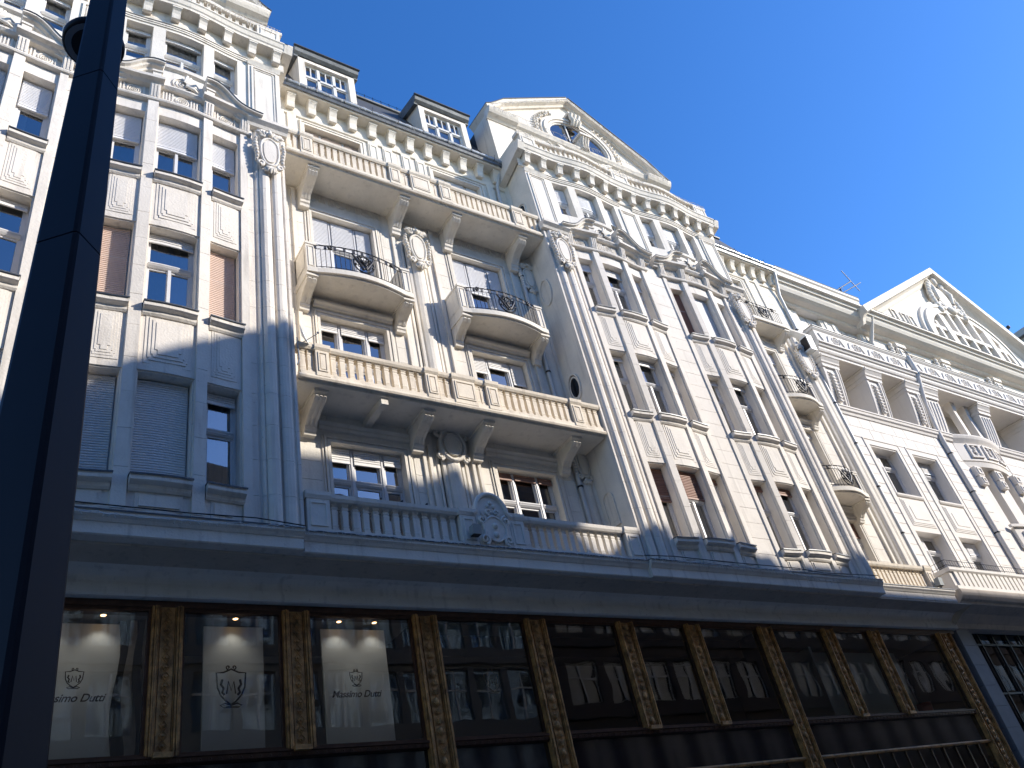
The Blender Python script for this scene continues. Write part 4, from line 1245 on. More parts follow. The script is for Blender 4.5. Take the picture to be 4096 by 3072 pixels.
# transom, dark panel band and lower lights
edges = [(posts[i][0], posts[i+1][0], posts[i][1], posts[i+1][1]) for i in range(len(posts)-1)]
wides = [p[0] for p in posts if p[1] != 'n']
for a, b in zip(wides, wides[1:]):
    m = MB(); x0, x1 = a+0.27, b-0.27 if b < 27 else b-0.39
    m.profx([(SD-0.12, 5.24), (SD-0.02, 5.24), (SD+0.03, 5.26), (SD+0.035, 5.33), (SD+0.06, 5.34), (SD+0.06, 5.38), (SD-0.12, 5.39)], x0, x1)
    tr_ = part('transom', m, BRONZED, B)
    m = MB(); k = int((x1-x0)/0.16)
    for i in range(k):
        x = x0+(x1-x0)*(i+0.5)/k; m.box(x-0.035, x+0.035, SD+0.03, SD+0.045, 5.265, 5.32); m.ball((x, SD+0.045, 5.292), (0.015, 0.012, 0.015), 5, 3)
    part('gilt_dentils', m, BRONZED, tr_, kind='stuff')
    m = MB(); m.add([(x0, SD-0.07, 4.50), (x1, SD-0.07, 4.50), (x1, SD-0.07, 5.24), (x0, SD-0.07, 5.24)], [[0, 1, 2, 3]]); part('glass_fascia', m, DARKGL, B)
    m = MB(); m.profx([(SD-0.1, 4.42), (SD+0.02, 4.42), (SD+0.04, 4.46), (SD+0.01, 4.5), (SD-0.1, 4.5)], x0, x1); part('lower_transom', m, BRONZE, B)
    m = MB(); m.add([(x0, SD-0.09, 0.4), (x1, SD-0.09, 0.4), (x1, SD-0.09, 4.42), (x0, SD-0.09, 4.42)], [[0, 1, 2, 3]]); part('lower_pane', m, SHOPG, B)
    m = MB(); m.box(x0, x1, SD-0.3, SD-0.0, 0.1, 0.42); part('stall_riser', m, BLUEST, B)
    # lattice lights below the lower transom
    m = MB(); k = max(1, round((x1-x0)/0.62))
    for i in range(1, k):
        x = x0+(x1-x0)*i/k; m.box(x-0.025, x+0.025, SD-0.085, SD-0.05, 3.3, 4.42)
    m.box(x0, x1, SD-0.085, SD-0.05, 3.25, 3.3)
    part('glazing_bars', m, BRONZED, B)
for a, b, ta, tb in edges:
    x0 = a+(0.25 if ta == 'n' else 0.27); x1 = b-(0.25 if tb == 'n' else (0.27 if tb == 'w' else 0.39))
    m = MB()
    m.ring(rect(x0, x1, 5.39, 7.79), rect(x0+0.05, x1-0.05, 5.43, 7.74), SD-0.1, SD-0.03)
    f = part('shop_window', m, BRONZED, B)
    m = MB(); m.add([(x0+0.04, SD-0.07, 5.42), (x1-0.04, SD-0.07, 5.42), (x1-0.04, SD-0.07, 7.75), (x0+0.04, SD-0.07, 7.75)], [[0, 1, 2, 3]]); part('pane', m, SHOPG, f)

# shop interior ---------------------------------------------------
m = MB()
m.add([(-7, RW-0.35, 7.78), (28, RW-0.35, 7.78), (28, RW-5.0, 7.78), (-7, RW-5.0, 7.78)], [[0, 1, 2, 3]])
part('shop_ceiling', m, BLUEST, B)
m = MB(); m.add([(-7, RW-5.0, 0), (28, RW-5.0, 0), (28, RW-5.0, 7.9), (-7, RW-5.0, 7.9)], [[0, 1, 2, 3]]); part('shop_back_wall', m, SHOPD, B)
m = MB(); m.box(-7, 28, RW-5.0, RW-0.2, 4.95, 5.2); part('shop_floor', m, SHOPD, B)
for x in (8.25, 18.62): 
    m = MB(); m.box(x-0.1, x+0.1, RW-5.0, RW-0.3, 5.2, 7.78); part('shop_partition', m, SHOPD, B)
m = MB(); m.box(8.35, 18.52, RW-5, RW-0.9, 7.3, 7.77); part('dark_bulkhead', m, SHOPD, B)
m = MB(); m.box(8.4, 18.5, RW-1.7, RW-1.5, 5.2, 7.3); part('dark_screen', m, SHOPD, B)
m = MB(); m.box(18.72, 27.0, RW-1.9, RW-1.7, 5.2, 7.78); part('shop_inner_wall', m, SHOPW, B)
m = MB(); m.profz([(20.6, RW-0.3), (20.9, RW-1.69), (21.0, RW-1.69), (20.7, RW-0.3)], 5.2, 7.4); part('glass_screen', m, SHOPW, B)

# backing walls and roof closing the building
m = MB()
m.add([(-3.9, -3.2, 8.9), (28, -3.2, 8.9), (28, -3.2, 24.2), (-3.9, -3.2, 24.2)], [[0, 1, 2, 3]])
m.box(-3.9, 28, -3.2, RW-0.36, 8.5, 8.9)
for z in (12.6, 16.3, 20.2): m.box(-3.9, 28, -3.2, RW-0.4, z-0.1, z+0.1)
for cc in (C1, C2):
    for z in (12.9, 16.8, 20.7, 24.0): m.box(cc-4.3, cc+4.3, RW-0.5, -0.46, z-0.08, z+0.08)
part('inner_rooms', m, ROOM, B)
m = MB(); m.box(C1-4.6, 27.98, -14.0, -3.3, 0.0, 24.2); part('rear_block', m, LTSTONE, B)
m = MB()
for cc in (C1, C2):
    m.box(cc-4.58, cc-4.3, -2.0, -0.43, 8.5, 24.2); m.box(cc+4.3, cc+4.58, -2.0, -0.43, 8.5, 24.2)
part('party_walls', m, ROOM, B)
flush_stones('main', B, 290)

# ------------------------------------------------------------------ things on the building
def string(label, pts, drop, seed): return icicles(label, [(x, d, z) for x, d, z in pts], 0, drop, seed)
string('tangle of string lights hanging along the gutter of the recess under the two dormers', [(5.5, RW+0.58, 24.22), (13.4, RW+0.58, 24.22)], 0.22, 1)
string('string lights on the short gutter between the right bay and the smooth white neighbour', [(23.2, RW+0.58, 24.22), (27.8, RW+0.58, 24.22)], 0.22, 2)
string('icicle string lights draped over the parapet of the left bay', [(C1-4, 0.34, 25.05), (C1+4.6, 0.34, 25.05)], 0.5, 3)
string('icicle string lights draped over the parapet of the gabled right bay', [(C2-4.6, 0.34, 25.05), (C2, 0.36, 25.05), (C2+4.6, 0.34, 25.05)], 0.4, 4)
string('string lights on the sloping edge of the gable with the oval window', [(C2-4.5, -0.63, 27.95), (C2-3.6, -0.63, 28.6), (C2, -0.63, 30.95), (C2+3.6, -0.63, 28.65), (C2+4.6, -0.63, 27.9)], 0.25, 5)
string('string lights below the oval window along the entablature of the right gable', [(C2-4.5, -0.56, 27.7), (C2+4.5, -0.56, 27.7)], 0.3, 6)
string('string lights along the sloping gable edge of the left bay in the top corner', [(C1, -0.63, 30.95), (C1+3.6, -0.63, 28.65), (C1+4.6, -0.63, 27.9)], 0.3, 7)
string('string lights lying on the ledge under the first floor balustrade', [(5.4, 0.12, 8.84), (13.7, 0.12, 8.84)], 0.10, 8)
string('string lights sagging along the ledge below the left bay', [(0.5, 0.22, 8.84), (2.5, 0.22, 8.74), (4.0, 0.22, 8.78), (5.3, 0.22, 8.84)], 0.08, 9)
string('string lights sagging along the ledge below the right bay', [(13.9, 0.22, 8.84), (16.5, 0.22, 8.82), (18.8, 0.22, 8.80), (20.2, 0.22, 8.62), (21.6, 0.22, 8.80), (23.0, 0.22, 8.84)], 0.10, 10)

t = thing('satellite_dish', 'small white satellite dish fixed to the left end of the second floor balustrade', 'satellite dish')
m = MB()
cx, cd, cz = 5.50, 0.14, 13.52
vs = [(cx, cd-0.03, cz)]; fs = []
nd = Vector((0.75, 0.62, 0.25)).normalized(); e1 = nd.cross(Vector((0, 0, 1))).normalized(); e2 = nd.cross(e1)
for R, off in ((0.13, 0.015), (0.23, 0.05)):
    for k in range(16):
        a = 2*PI*k/16; p = Vector((cx, cd, cz))+e1*R*math.cos(a)+e2*R*1.1*math.sin(a)+nd*off
        vs.append(tuple(p))
for k in range(16):
    n = (k+1) % 16; fs += [[0, 1+k, 1+n], [1+k, 17+k, 17+n, 1+n]]
m.add(vs, fs, True); part('dish', m, DISH, t)
m = MB(); m.tube([(cx-0.08, cd-0.1, cz), (cx-0.06, cd-0.08, 12.9), (cx-0.12, cd-0.05, 12.72)], 0.016, 6); part('mast', m, PIPE, t)
m = MB(); m.tube([(cx, cd, cz-0.2), (cx+0.24, cd+0.22, cz-0.08)], 0.010, 5); m.ball((cx+0.26, cd+0.24, cz-0.05), 0.03); part('feed_arm', m, PIPE, t)

def floodlight(label, x, d, z, w, h, dp, tilt, lens, group=None):
    t = thing('floodlight', label, 'floodlight', group)
    m = MB(); m.profx([(d-dp, z+0.02), (d, z), (d+0.03, z+h), (d-dp*0.8, z+h)], x-w/2, x+w/2); part('housing', m, PLASTIC if not lens else WHITEP, t)
    m = MB()
    if lens: m.add([(x-w/2-0.005, d-dp*0.85, z+0.08), (x-w/2-0.005, d-0.04, z+0.08), (x-w/2-0.005, d-0.02, z+h-0.08), (x-w/2-0.005, d-dp*0.75, z+h-0.08)], [[0, 1, 2, 3]])
    else: m.box(x-w/2+0.01, x+w/2-0.01, d-dp+0.02, d-0.01, z-0.006, z+0.004)
    part('lens', m, IRON, t)
    m = MB(); m.tube([(x, d-dp-0.02, z+h*0.5), (x+0.02, d-dp-0.18, z+h*0.4)], 0.02, 6); part('bracket', m, PLASTIC, t)
    return t
floodlight('small grey box floodlight on the balustrade post left of the carved crest', 8.99, 0.26, 9.02, 0.20, 0.21, 0.17, 0, False)
floodlight('small grey box floodlight on the end post of the balustrade beside the neighbour balcony', 26.75, 0.0, 8.95, 0.22, 0.25, 0.18, 0, False)
floodlight('white floodlight with a dark front high on the left corner of the neighbour loggia', 27.45, -0.45, 19.35, 0.34, 0.72, 0.42, 0, True)

t = thing('planter', 'window box with dry grassy plants hung behind the first floor handrail', 'planter')
m = MB(); m.box(7.05, 7.75, -0.42, -0.27, 9.50, 9.66); part('trough', m, PLASTIC, t)
m = MB(); rr = random.Random(3)
for i in range(90):
    x = rr.uniform(7.08, 7.72); d = rr.uniform(-0.4, -0.28); L = rr.uniform(0.08, 0.3)
    a = rr.uniform(-0.6, 0.6)
    m.add([(x-0.006, d, 9.64), (x+0.006, d, 9.64), (x+L*a*0.5, d+rr.uniform(-.05, .05), 9.64+L)], [[0, 1, 2]])
part('grass', m, LEAF, t, kind='stuff')
for i, x in enumerate((6.98, 7.45, 8.02)):
    m = MB(); m.profx([(0.045, 9.74), (0.055, 9.74), (0.055, 9.60), (0.045, 9.60)], x-0.012, x+0.012); m.profx([(-0.30, 9.712), (0.05, 9.712), (0.05, 9.735), (-0.30, 9.735)], x-0.012, x+0.012)
    part('hook', m, IRON, t)

m = MB(); m.tube([(5.3, 0.215, 8.86), (4.4, 0.21, 8.93), (3.2, 0.215, 8.90), (1.2, 0.215, 8.92), (-1.0, 0.215, 8.93)], 0.012, 5)
tag(part('cable', m, CABLE), 'black cable running along the ledge below the left bay', 'cable')
m = MB(); m.tube([(13.6, 0.22, 8.90), (14.6, 0.23, 8.94), (16.2, 0.23, 8.92), (19.2, 0.23, 8.93), (20.3, 0.23, 8.86), (22.9, 0.23, 8.94)], 0.012, 5)
tag(part('cable', m, CABLE), 'black cable running along the ledge below the right bay', 'cable')

# ------------------------------------------------------------------ the neighbour building
N = thing('neighbour_building', 'smooth white neighbour with curved loggia brackets and a large plain gable', 'building')
NX0, NX1 = 28.0, 64.0
nh = [(29.1, 30.85, 9.75, 11.70), (32.0, 33.72, 9.75, 11.70), (29.1, 30.85, 13.28, 15.38), (32.0, 33.72, 13.28, 15.38),
      (37.15, 38.0, 12.7, 15.5), (38.95, 39.7, 12.7, 15.5), (42.6, 44.3, 9.75, 11.7), (42.6, 44.3, 13.28, 15.38), (45.5, 47.2, 9.75, 11.7), (45.5, 47.2, 13.28, 15.38), (37.15, 38.0, 9.0, 11.5), (38.95, 39.7, 9.0, 11.5)]
m = MB(); wall(m, NX0, NX1, 8.9, 17.2, RW, nh, 0.5, sides=False); part('wall', m, PLASTER, N)
ah = [(a-0.12, b+0.12, 9.5, 16.0) if a < 36 else (36.1, 40.2, 8.9, 17.1) for a, b, c, e in nh]+[(35.0, 35.4, 8.9, 17.2)]
ah = [(28.80, 31.15, 9.0, 15.72), (31.70, 34.02, 9.0, 15.72), (35.08, 35.32, 8.9, 17.2), (36.2, 40.4, 8.9, 17.0), (42.3, 44.6, 9.0, 15.7), (45.2, 47.5, 9.0, 15.7)]
ashlar('nb', 28.06, 48.5, 9.0, 16.75, RW, ah, 0.42, 0.78, th=0.018, m=PLASTER, gap=0.02)
for i, (x0, x1) in enumerate(((29.1, 30.85), (32.0, 33.72), (42.6, 44.3), (45.5, 47.2))):
    m = MB(); m.plate([(x0-0.24, 9.0), (x0-0.05, 9.0), (x0-0.05, 15.44), (x1+0.05, 15.44), (x1+0.05, 9.0), (x1+0.24, 9.0), (x1+0.24, 15.66), (x0-0.24, 15.66)], RW-0.002, RW+0.035)
    m.plate([(x0-0.33, 9.0), (x0-0.28, 9.0), (x0-0.28, 15.69), (x1+0.28, 15.69), (x1+0.28, 9.0), (x1+0.33, 9.0), (x1+0.33, 15.74), (x0-0.33, 15.74)], RW-0.002, RW+0.05)
    part('window_surround', m, PLASTER, N)
    m = MB()
    a, b = x0, x1
    m.profx([(RW, 13.13), (RW+0.05, 13.15), (RW+0.08, 13.2), (RW+0.08, 13.26), (RW-0.3, 13.28)], a, b)
    for o, h in ((0.08, 0.02), (0.14, 0.035), (0.20, 0.05)): m.plate(rect(a+o, b-o, 11.85+o, 13.1-o*0.6), RW-0.002, RW+h)
    m.plate(rect(a+0.42, b-0.42, 12.2, 12.75), RW, RW+0.065)
    part('spandrel_panel', m, PLASTER, N)
    for z0, z1, fr in ((9.75, 11.7, 0.28), (13.28, 15.38, 0.26)):
        window(N, x0, x1, z0, z1, RW-0.38, (0, 0.5, 1), 0.68, ((fr+0.02, fr*0.9) if i else (fr, 0.0)), BLINDW if i == 0 or z0 < 10 else BLINDG, 0.15, 1, None, seed=9)
# ledge of the loggia
m = MB()
for a, b, dd in ((28.0, 35.2, 0.0), (35.2, 36.2, 0.03), (40.3, NX1, 0.03)):
    m.profx([(RW, 16.72), (RW+0.06+dd, 16.75), (RW+0.09+dd, 16.85), (RW+0.15+dd, 16.9), (RW+0.17+dd, 17.0), (RW+0.2+dd, 17.02), (RW+0.2+dd, 17.08), (RW-1.0, 17.12)], a, b)
part('ledge', m, PLASTER, N)
m = MB(); m.box(28.0, NX1, -3.3, RW+0.0, 17.0, 17.1); part('loggia_floor', m, PLASTER, N)
BP = [(-1.11, 17.1), (-1.03, 17.45), (-0.96, 17.78), (-0.90, 18.1), (-0.86, 18.35), (-0.82, 18.6), (-0.80, 18.88)]
def loggia_bracket(x0, x1, fluted):
    m = MB(); prof = BP+[(-2.1, 18.88), (-2.1, 17.1)]
    m.profx(prof, x0, x1)
    o = part('loggia_bracket', m, PLASTER, N)
    w = x1-x0
    if fluted:
        for k in range(4):
            m = MB(); xc = x0+w*(k+0.8)/4.6; fr = BP[1:6]
            pts = [(xc, d+0.01, z) for d, z in BP[:6]]
            m.tube([(xc, p[1], p[2]+0.1) for p in pts], 0.05, 6); part('flute', m, PLASTER, o)
    else:
        m = MB()
        for e0, e1, h in ((0.0, 0.14, 0.0), (0.72, 0.80, 0.04), (0.84, 0.88, 0.06)):
            pp = [(p[0]+0.03+h, p[1]) for p in BP]; m.profx(BP[::-1]+pp, x0+w*e0 if e0 else x0+0.02, x0+w*e1)
        part('bracket_moulding', m, PLASTER, o)
        m = MB(); rr = random.Random(int(x0*10))
        for k in range(9):
            u = k/8; z = 17.35+1.2*u
            d = -1.05+0.16*u**0.8+0.08
            xc = x0+w*0.42
            m.ball((xc, d, z), (w*0.14*(0.8+0.4*rr.random()), 0.07, 0.085), 7, 4)
            for s in (-1, 1): m.tube([(xc, d, z-0.05), (xc+s*w*0.18, d+0.05, z+0.02), (xc+s*w*0.12, d, z+0.08)], [0.03, 0.035, 0.01], 4)
        m.box(x0+w*0.22, x0+w*0.62, -0.9, -0.78, 18.62, 18.66)
        part('bracket_relief', m, PLASTER, o)
    # capital mouldings stepping up under the beam
    m = MB()
    for a, b, z0, z1 in ((-0.80, -0.76, 18.86, 18.93), (-0.76, -0.70, 18.93, 19.02), (-0.68, -0.66, 19.06, 19.14), (-0.66, -0.58, 19.14, 19.26), (-0.56, -0.54, 19.29, 19.38)):
        m.profx([(-2.0, z0), (a, z0), (b, z1), (-2.0, z1)], x0-0.03, x1+0.06)
    m.box(x0, x1+0.02, -2.0, -0.72, 18.86, 19.42)
    part('capital', m, PLASTER, o)
for a, b, f in ((28.0, 29.1, 0), (30.97, 32.08, 0), (33.96, 35.0, 0), (35.33, 36.5, 1), (40.05, 41.1, 1), (44.6, 45.7, 0), (47.6, 48.7, 0)): loggia_bracket(a, b, f)
for a, b, dd in ((28.0, 35.2, 0.0), (35.2, 62.0, 0.10)):
    m = MB()
    m.profx([(-2.2, 19.40), (-0.62+dd, 19.40), (-0.62+dd, 19.52), (-0.56+dd, 19.54), (-0.52+dd, 19.62), (-0.52+dd, 19.74), (-0.46+dd, 19.76), (-0.42+dd, 19.86), (-0.36+dd, 19.88), (-0.36+dd, 19.95), (-2.2, 20.0)], a, b)
    part('loggia_beam', m, PLASTER, N)
    m = MB(); m.box(a+(0.25 if dd == 0 else 0), b, -1.0, -0.52+dd, 19.95, 20.72)
    m.profx([(-1.05, 20.70), (-0.50+dd, 20.70), (-0.44+dd, 20.77), (-0.44+dd, 20.84), (-1.05, 20.86)], a+0.2, b)
    p_ = part('loggia_parapet', m, PLASTER, N)
    m = MB(); m.profx([(-0.9, 20.862), (-0.42+dd, 20.845), (-0.41+dd, 20.83), (-0.41+dd, 20.86), (-0.9, 20.885)], a+0.18, b); part('flashing', m, ZINC, p_)
    x = a+0.85; k = 0
    while x < min(b, 50)-0.4:
        m = MB(); fr = -0.52+dd; cz = 20.33
        if k % 2 == 0:
            for s in (-1, 1): m.plate([(x+s*0.24-0.16, cz+0.2), (x+s*0.24+0.16, cz+0.2), (x+s*0.24, cz-0.2)] if s < 0 else [(x+s*0.24-0.16, cz-0.2), (x+s*0.24+0.16, cz-0.2), (x+s*0.24, cz+0.2)], fr-0.002, fr+0.05)
            part('triangle_relief', m, PLASTER, p_, kind='stuff')
        else:
            m.tube([(px, fr+0.02, pz) for px, pz in ell(x, cz, 0.24, 0.24, 16)], 0.03, 5, True)
            for q_ in range(8):
                w_ = 2*PI*q_/8; m.ball((x+0.12*math.cos(w_), fr+0.02, cz+0.12*math.sin(w_)), (0.05, 0.035, 0.05), 6, 4)
            m.ball((x, fr+0.03, cz), (0.05, 0.05, 0.05), 6, 4)
            part('rosette', m, PLASTER, p_, kind='stuff')
        x += 0.72; k += 1
    m = MB(); fr = -0.6+dd
    xa = a+0.3; n = int((min(b, 50)-xa)/0.16)
    for i in range(n): m.tube([(xa+i*0.16, fr, 20.87), (xa+i*0.16, fr, 21.06)], 0.007, 3)
    m.tube([(xa, fr, 21.07), (min(b, 50), fr, 21.07)], 0.012, 4); m.tube([(xa, fr, 20.93), (min(b, 50), fr, 20.93)], 0.008, 3)
    part('parapet_railing', m, IRON, N, kind='stuff')
# loggia back wall with windows
lh = [(29.35, 30.6, 17.35, 18.85), (32.3, 33.6, 17.35, 18.85), (36.9, 37.9, 17.2, 19.2), (38.2, 38.9, 17.2, 19.2), (42, 43.6, 17.3, 18.9)]
m = MB(); wall(m, NX0, NX1, 17.1, 19.9, -2.0, lh, 0.3, sides=False); part('loggia_back_wall', m, CREAM, N)
for x0, x1, z0, z1 in lh:
    window(N, x0, x1, z0, z1, -2.2, (0, 0.5, 1), 0.62, (0.22, 0.22), BLINDB, 0.2, 1, None, seed=3)
for x in (38.55, 39.75):
    m = MB(); m.lathe(x, -1.25, 17.1, [(0, 0.2), (0.15, 0.2), (0.17, 0.15), (1.85, 0.13), (1.9, 0.16), (2.0, 0.18), (2.3, 0.2)], 4); part('column', m, PLASTER, N)
# oriel under the columns
m = MB()
def orc(x): return 0.30*max(0.0, math.sin(PI*(x-36.2)/4.1)) if 36.2 < x < 40.3 else 0
m2 = MB(orc); m2.profx([(RW-0.3, 15.75), (RW+0.02, 15.8), (RW+0.03, 16.7), (RW+0.08, 16.78), (RW+0.16, 16.9), (RW+0.2, 17.02), (RW+0.2, 17.08), (RW-0.3, 17.1)], 36.2, 40.3)
m2.profx([(RW-0.3, 15.5), (RW-0.05, 15.52), (RW+0.0, 15.75), (RW-0.3, 15.8)], 36.2, 40.3)
part('oriel', m2, PLASTER, N)
for a, b in ((36.9, 37.7), (38.0, 38.9), (39.1, 39.9)):
    m2 = MB(orc); m2.ring(rect(a, b, 15.95, 16.65), rect(a+0.1, b-0.1, 16.03, 16.58), RW+0.02, RW+0.10)
    for k in range(6): m2.ball(((a+b)/2+0.05*math.sin(k*2), RW+0.05, 16.06+0.09*k), (0.11, 0.05, 0.055), 6, 4)
    part('oriel_panel', m2, PLASTER, N)
for x0, x1 in ((37.15, 38.0), (38.95, 39.7)):
    window(N, x0, x1, 12.7, 15.5, RW-0.35, (0, 1), 0.7, (0.08,), BLINDB, 0.1, 1, None)
for a in (36.5, 38.2, 39.85):
    for z, w_, h in ((15.0, 0.32, 0.46), (14.55, 0.26, 0.42)):
        m = MB(); m.plate(rect(a, a+w_*1.6, z, z+h), RW, RW+0.2); m.ring(rect(a+0.07, a+w_*1.6-0.07, z+0.07, z+h-0.07), rect(a+0.14, a+w_*1.6-0.14, z+0.13, z+h-0.13), RW+0.19, RW+0.24)
        part('rusticated_block', m, PLASTER, N)
m = MB(orc); m.box(36.6, 40.0, RW, RW+0.12, 12.5, 12.62); m.box(36.8, 39.8, RW-0.1, RW+0.02, 11.6, 12.5); part('oriel_sill', m, PLASTER, N)
for k in range(4):
    m = MB(orc); m.plate(rect(37.2+k*0.6, 37.6+k*0.6, 11.8, 12.3), RW, RW+0.1); part('oriel_block', m, PLASTER, N)
# top floor and main eaves
th = [(29.95, 31.6, 21.2, 23.2), (32.95, 34.7, 21.2, 23.2), (38.2, 40.2, 21.2, 22.9), (43.5, 45.5, 21.2, 22.9)]
TD = -1.65
m = MB(); wall(m, NX0, NX1, 19.9, 23.9, TD, th, 0.35, sides=False); part('upper_wall', m, PLASTER, N)
for x0, x1, z0, z1 in th:
    window(N, x0, x1, z0, z1, TD-0.22, (0, 0.5, 1), 0.6, (0.75, 0.75) if x0 < 31 else (0.1, 0.1), BLINDW, 0.2, 1, None)
ashlar('nb', 28.3, 36.2, 21.0, 23.2, TD, [(a-0.1, b+0.1, c, e+0.1) for a, b, c, e in th], 0.42, 0.8, m=PLASTER)
for x in (28.65, 29.35, 31.95, 32.55, 35.2):
    m = MB(); m.box(x-0.1, x+0.1, TD, TD+0.06, 20.9, 23.1); part('pilaster_strip', m, PLASTER, N)
for x in (36.9, 41.0, 46.3):
    m = MB()
    for k in range(9): m.ball((x+0.06*math.sin(k), TD+0.12, 21.2+0.22*k), (0.16, 0.10, 0.13), 7, 5)
    part('garland', m, PLASTER, N)
    m = MB(); m.box(x+0.4, x+1.1, TD, TD+0.22, 20.9, 22.85); m.box(x+0.33, x+1.17, TD, TD+0.3, 22.85, 23.05); m.ring(rect(x+0.48, x+1.02, 21.1, 22.7), rect(x+0.56, x+0.94, 21.2, 22.6), TD+0.2, TD+0.27)
    part('pilaster', m, PLASTER, N)
m = MB()
m.profx([(TD-0.2, 23.18), (-1.5, 23.18), (-1.42, 23.22), (-1.40, 23.30), (-1.15, 23.36), (-1.0, 23.46), (-0.92, 23.60), (-0.88, 23.72), (-0.80, 23.74), (-0.78, 23.86), (-0.64, 23.90), (-0.64, 24.0), (-2.0, 24.1)], 28.05, NX1)
part('eaves_cornice', m, PLASTER, N)
m = MB(); m.profx([(-1.3, 24.0), (-0.70, 24.0), (-0.66, 24.2), (-0.60, 24.26), (-0.60, 24.40), (-1.3, 24.46)], 28.05, 34.2); part('eaves_gutter', m, PLASTER, N)
m = MB(); m.profx([(-1.3, 24.46), (-0.59, 24.41), (-0.58, 24.43), (-1.3, 24.5)], 28.05, 34.2); part('flashing', m, LEAD, N)
m = MB(); m.profx([(-0.8, 24.3), (-6, 26.2), (-12, 24.3)], 28.0, NX1); part('roof', m, SLATE, N)
# gable
GX, GA, GZ0 = 45.45, 30.4, 23.9
sl_ = (30.4-23.9)/(45.45-34.15)
m = MB(); m.plate([(34.4, 24.0), (56.5, 24.0), (GX, 30.1)], -2.2, -1.12); part('gable_wall', m, PLASTER, N)
for s in (-1, 1):
    path = [(GX+s*11.45, 23.82), (GX+s*6, GA-6*sl_), (GX, GA+0.0)]
    m = MB(); m.sweep(path, [(-2.2, -0.75), (-1.1, -0.75), (-1.02, -0.66), (-0.92, -0.5), (-0.78, -0.40), (-0.62, -0.36), (-0.52, -0.36), (-0.50, 0.0), (-2.2, 0.04)]); part('raking_cornice', m, PLASTER, N)
for x in (38.46, 39.4, 40.1):
    m = MB(); m.ring(rect(x-0.3, x+0.18, 24.05, 25.42), rect(x-0.24, x+0.12, 24.05, 25.36), -1.13, -1.05); m.plate(rect(x-0.24, x+0.12, 24.1, 25.36), -1.13, -1.118); part('louvre', m, PLASTER, N)
# fan window
m = MB(); k = 36
def arcp(rx, rz, n=k): return [(45.8+rx*math.cos(PI*i/n), 24.0+rz*math.sin(PI*i/n)**0.85) for i in range(n+1)]
A_, B_, C_, D2 = arcp(5.0, 3.75), arcp(4.75, 3.5), arcp(4.55, 3.3), arcp(4.1, 2.9)
def arcring(mb, P, Q, d0, d1):
    n = len(P); vs = [(x, d1, z) for x, z in P]+[(x, d1, z) for x, z in Q]+[(x, d0, z) for x, z in P]+[(x, d0, z) for x, z in Q]; fs = []
    for j in range(n-1): fs += [[j, j+1, n+j+1, n+j], [j, j+1, 2*n+j+1, 2*n+j], [n+j, n+j+1, 3*n+j+1, 3*n+j]]
    mb.add(vs, fs)
arcring(m, A_, B_, -1.13, -0.95); arcring(m, B_, C_, -1.13, -0.80); arcring(m, C_, D2, -1.13, -0.86)
fwn = part('fan_window', m, PLASTER, N)
m = MB()
for x, w_ in ((43.4, 0.55), (48.2, 0.55)): m.box(x-w_/2, x+w_/2, -1.12, -0.80, 24.0, 26.3)
for x in (42.4, 44.6, 45.8, 47.0, 49.2):
    zt = 24.0+2.9*math.sqrt(max(0, 1-((x-45.8)/4.1)**2)); m.box(x-0.12, x+0.12, -1.12, -0.84, 24.0, zt)
m.box(41.9, 49.7, -1.12, -0.85, 25.05, 25.3)
part('mullion', m, PLASTER, fwn)
m = MB(); m.plate(D2, -1.13, -1.117); part('blind_panel', m, PLASTER, fwn)
# crest in the gable
m = MB()
m.plate([(GX-1.3, 27.9), (GX-0.9, 29.1), (GX, 29.5), (GX+0.9, 29.1), (GX+1.3, 27.9), (GX+0.6, 27.2), (GX-0.6, 27.2)], -1.13, -0.95)
m.plate(ell(GX, 28.2, 0.55, 0.75, 20), -1.0, -0.8)
rr = random.Random(11)
for s in (-1, 1):
    for kk in range(9):
        u = kk/8; m.ball((GX+s*(0.7+0.75*math.sin(u*2.2)), -0.85, 29.3-2.3*u), (0.17+0.1*rr.random(), 0.15, 0.17+0.1*rr.random()), 7, 5)
    m.tube(spiral(GX+s*0.9, 27.4, -0.85, 0.4, 0.08, 1.3, PI/2, s), 0.11, 6)
    m.tube([(GX+s*0.5, -0.85, 29.2), (GX+s*0.9, -0.75, 28.6), (GX+s*0.75, -0.8, 27.9)], [0.1, 0.17, 0.08], 6)
m.ball((GX, -0.8, 29.45), (0.25, 0.18, 0.28)); m.ball((GX, -0.8, 27.2), (0.5, 0.16, 0.25))
part('gable_crest', m, PLASTER, N)
# its base cornice, first floor balcony and ground floor
m = MB(); m.profx([(RW, 8.42), (-0.16, 8.42), (-0.14, 8.5), (-0.04, 8.55), (0.03, 8.66), (0.05, 8.74), (0.05, 8.86), (RW, 8.9)], 27.62, NX1)
m.profx([(RW-0.3, 7.95), (RW+0.1, 7.95), (RW+0.15, 8.1), (RW+0.5, 8.3), (RW+0.95, 8.42), (RW-0.3, 8.42)], 28.3, NX1)
part('base_cornice', m, SOFFIT, N)
m = MB()
m.box(27.68, NX1, RW, 0.0, 8.87, 9.0); m.box(27.68, NX1, RW, -0.06, 9.0, 9.5); m.profx([(RW, 9.5), (0.0, 9.5), (0.04, 9.55), (0.04, 9.64), (RW, 9.66)], 27.64, NX1)
bp = part('balcony_parapet', m, PLASTER, N)
for i in range(58):
    x = 28.0+i*0.30; m = MB(); m.box(x-0.10, x+0.10, -0.062, 0.0, 9.0, 9.49); part('parapet_pier', m, PLASTER, bp)
m = MB(); m.ring([(27.67, 9.08), (27.67, 9.4), (27.67, 9.4), (27.67, 9.08)], [(27.67, 9.1), (27.67, 9.38), (27.67, 9.38), (27.67, 9.1)], -0.7, -0.5)
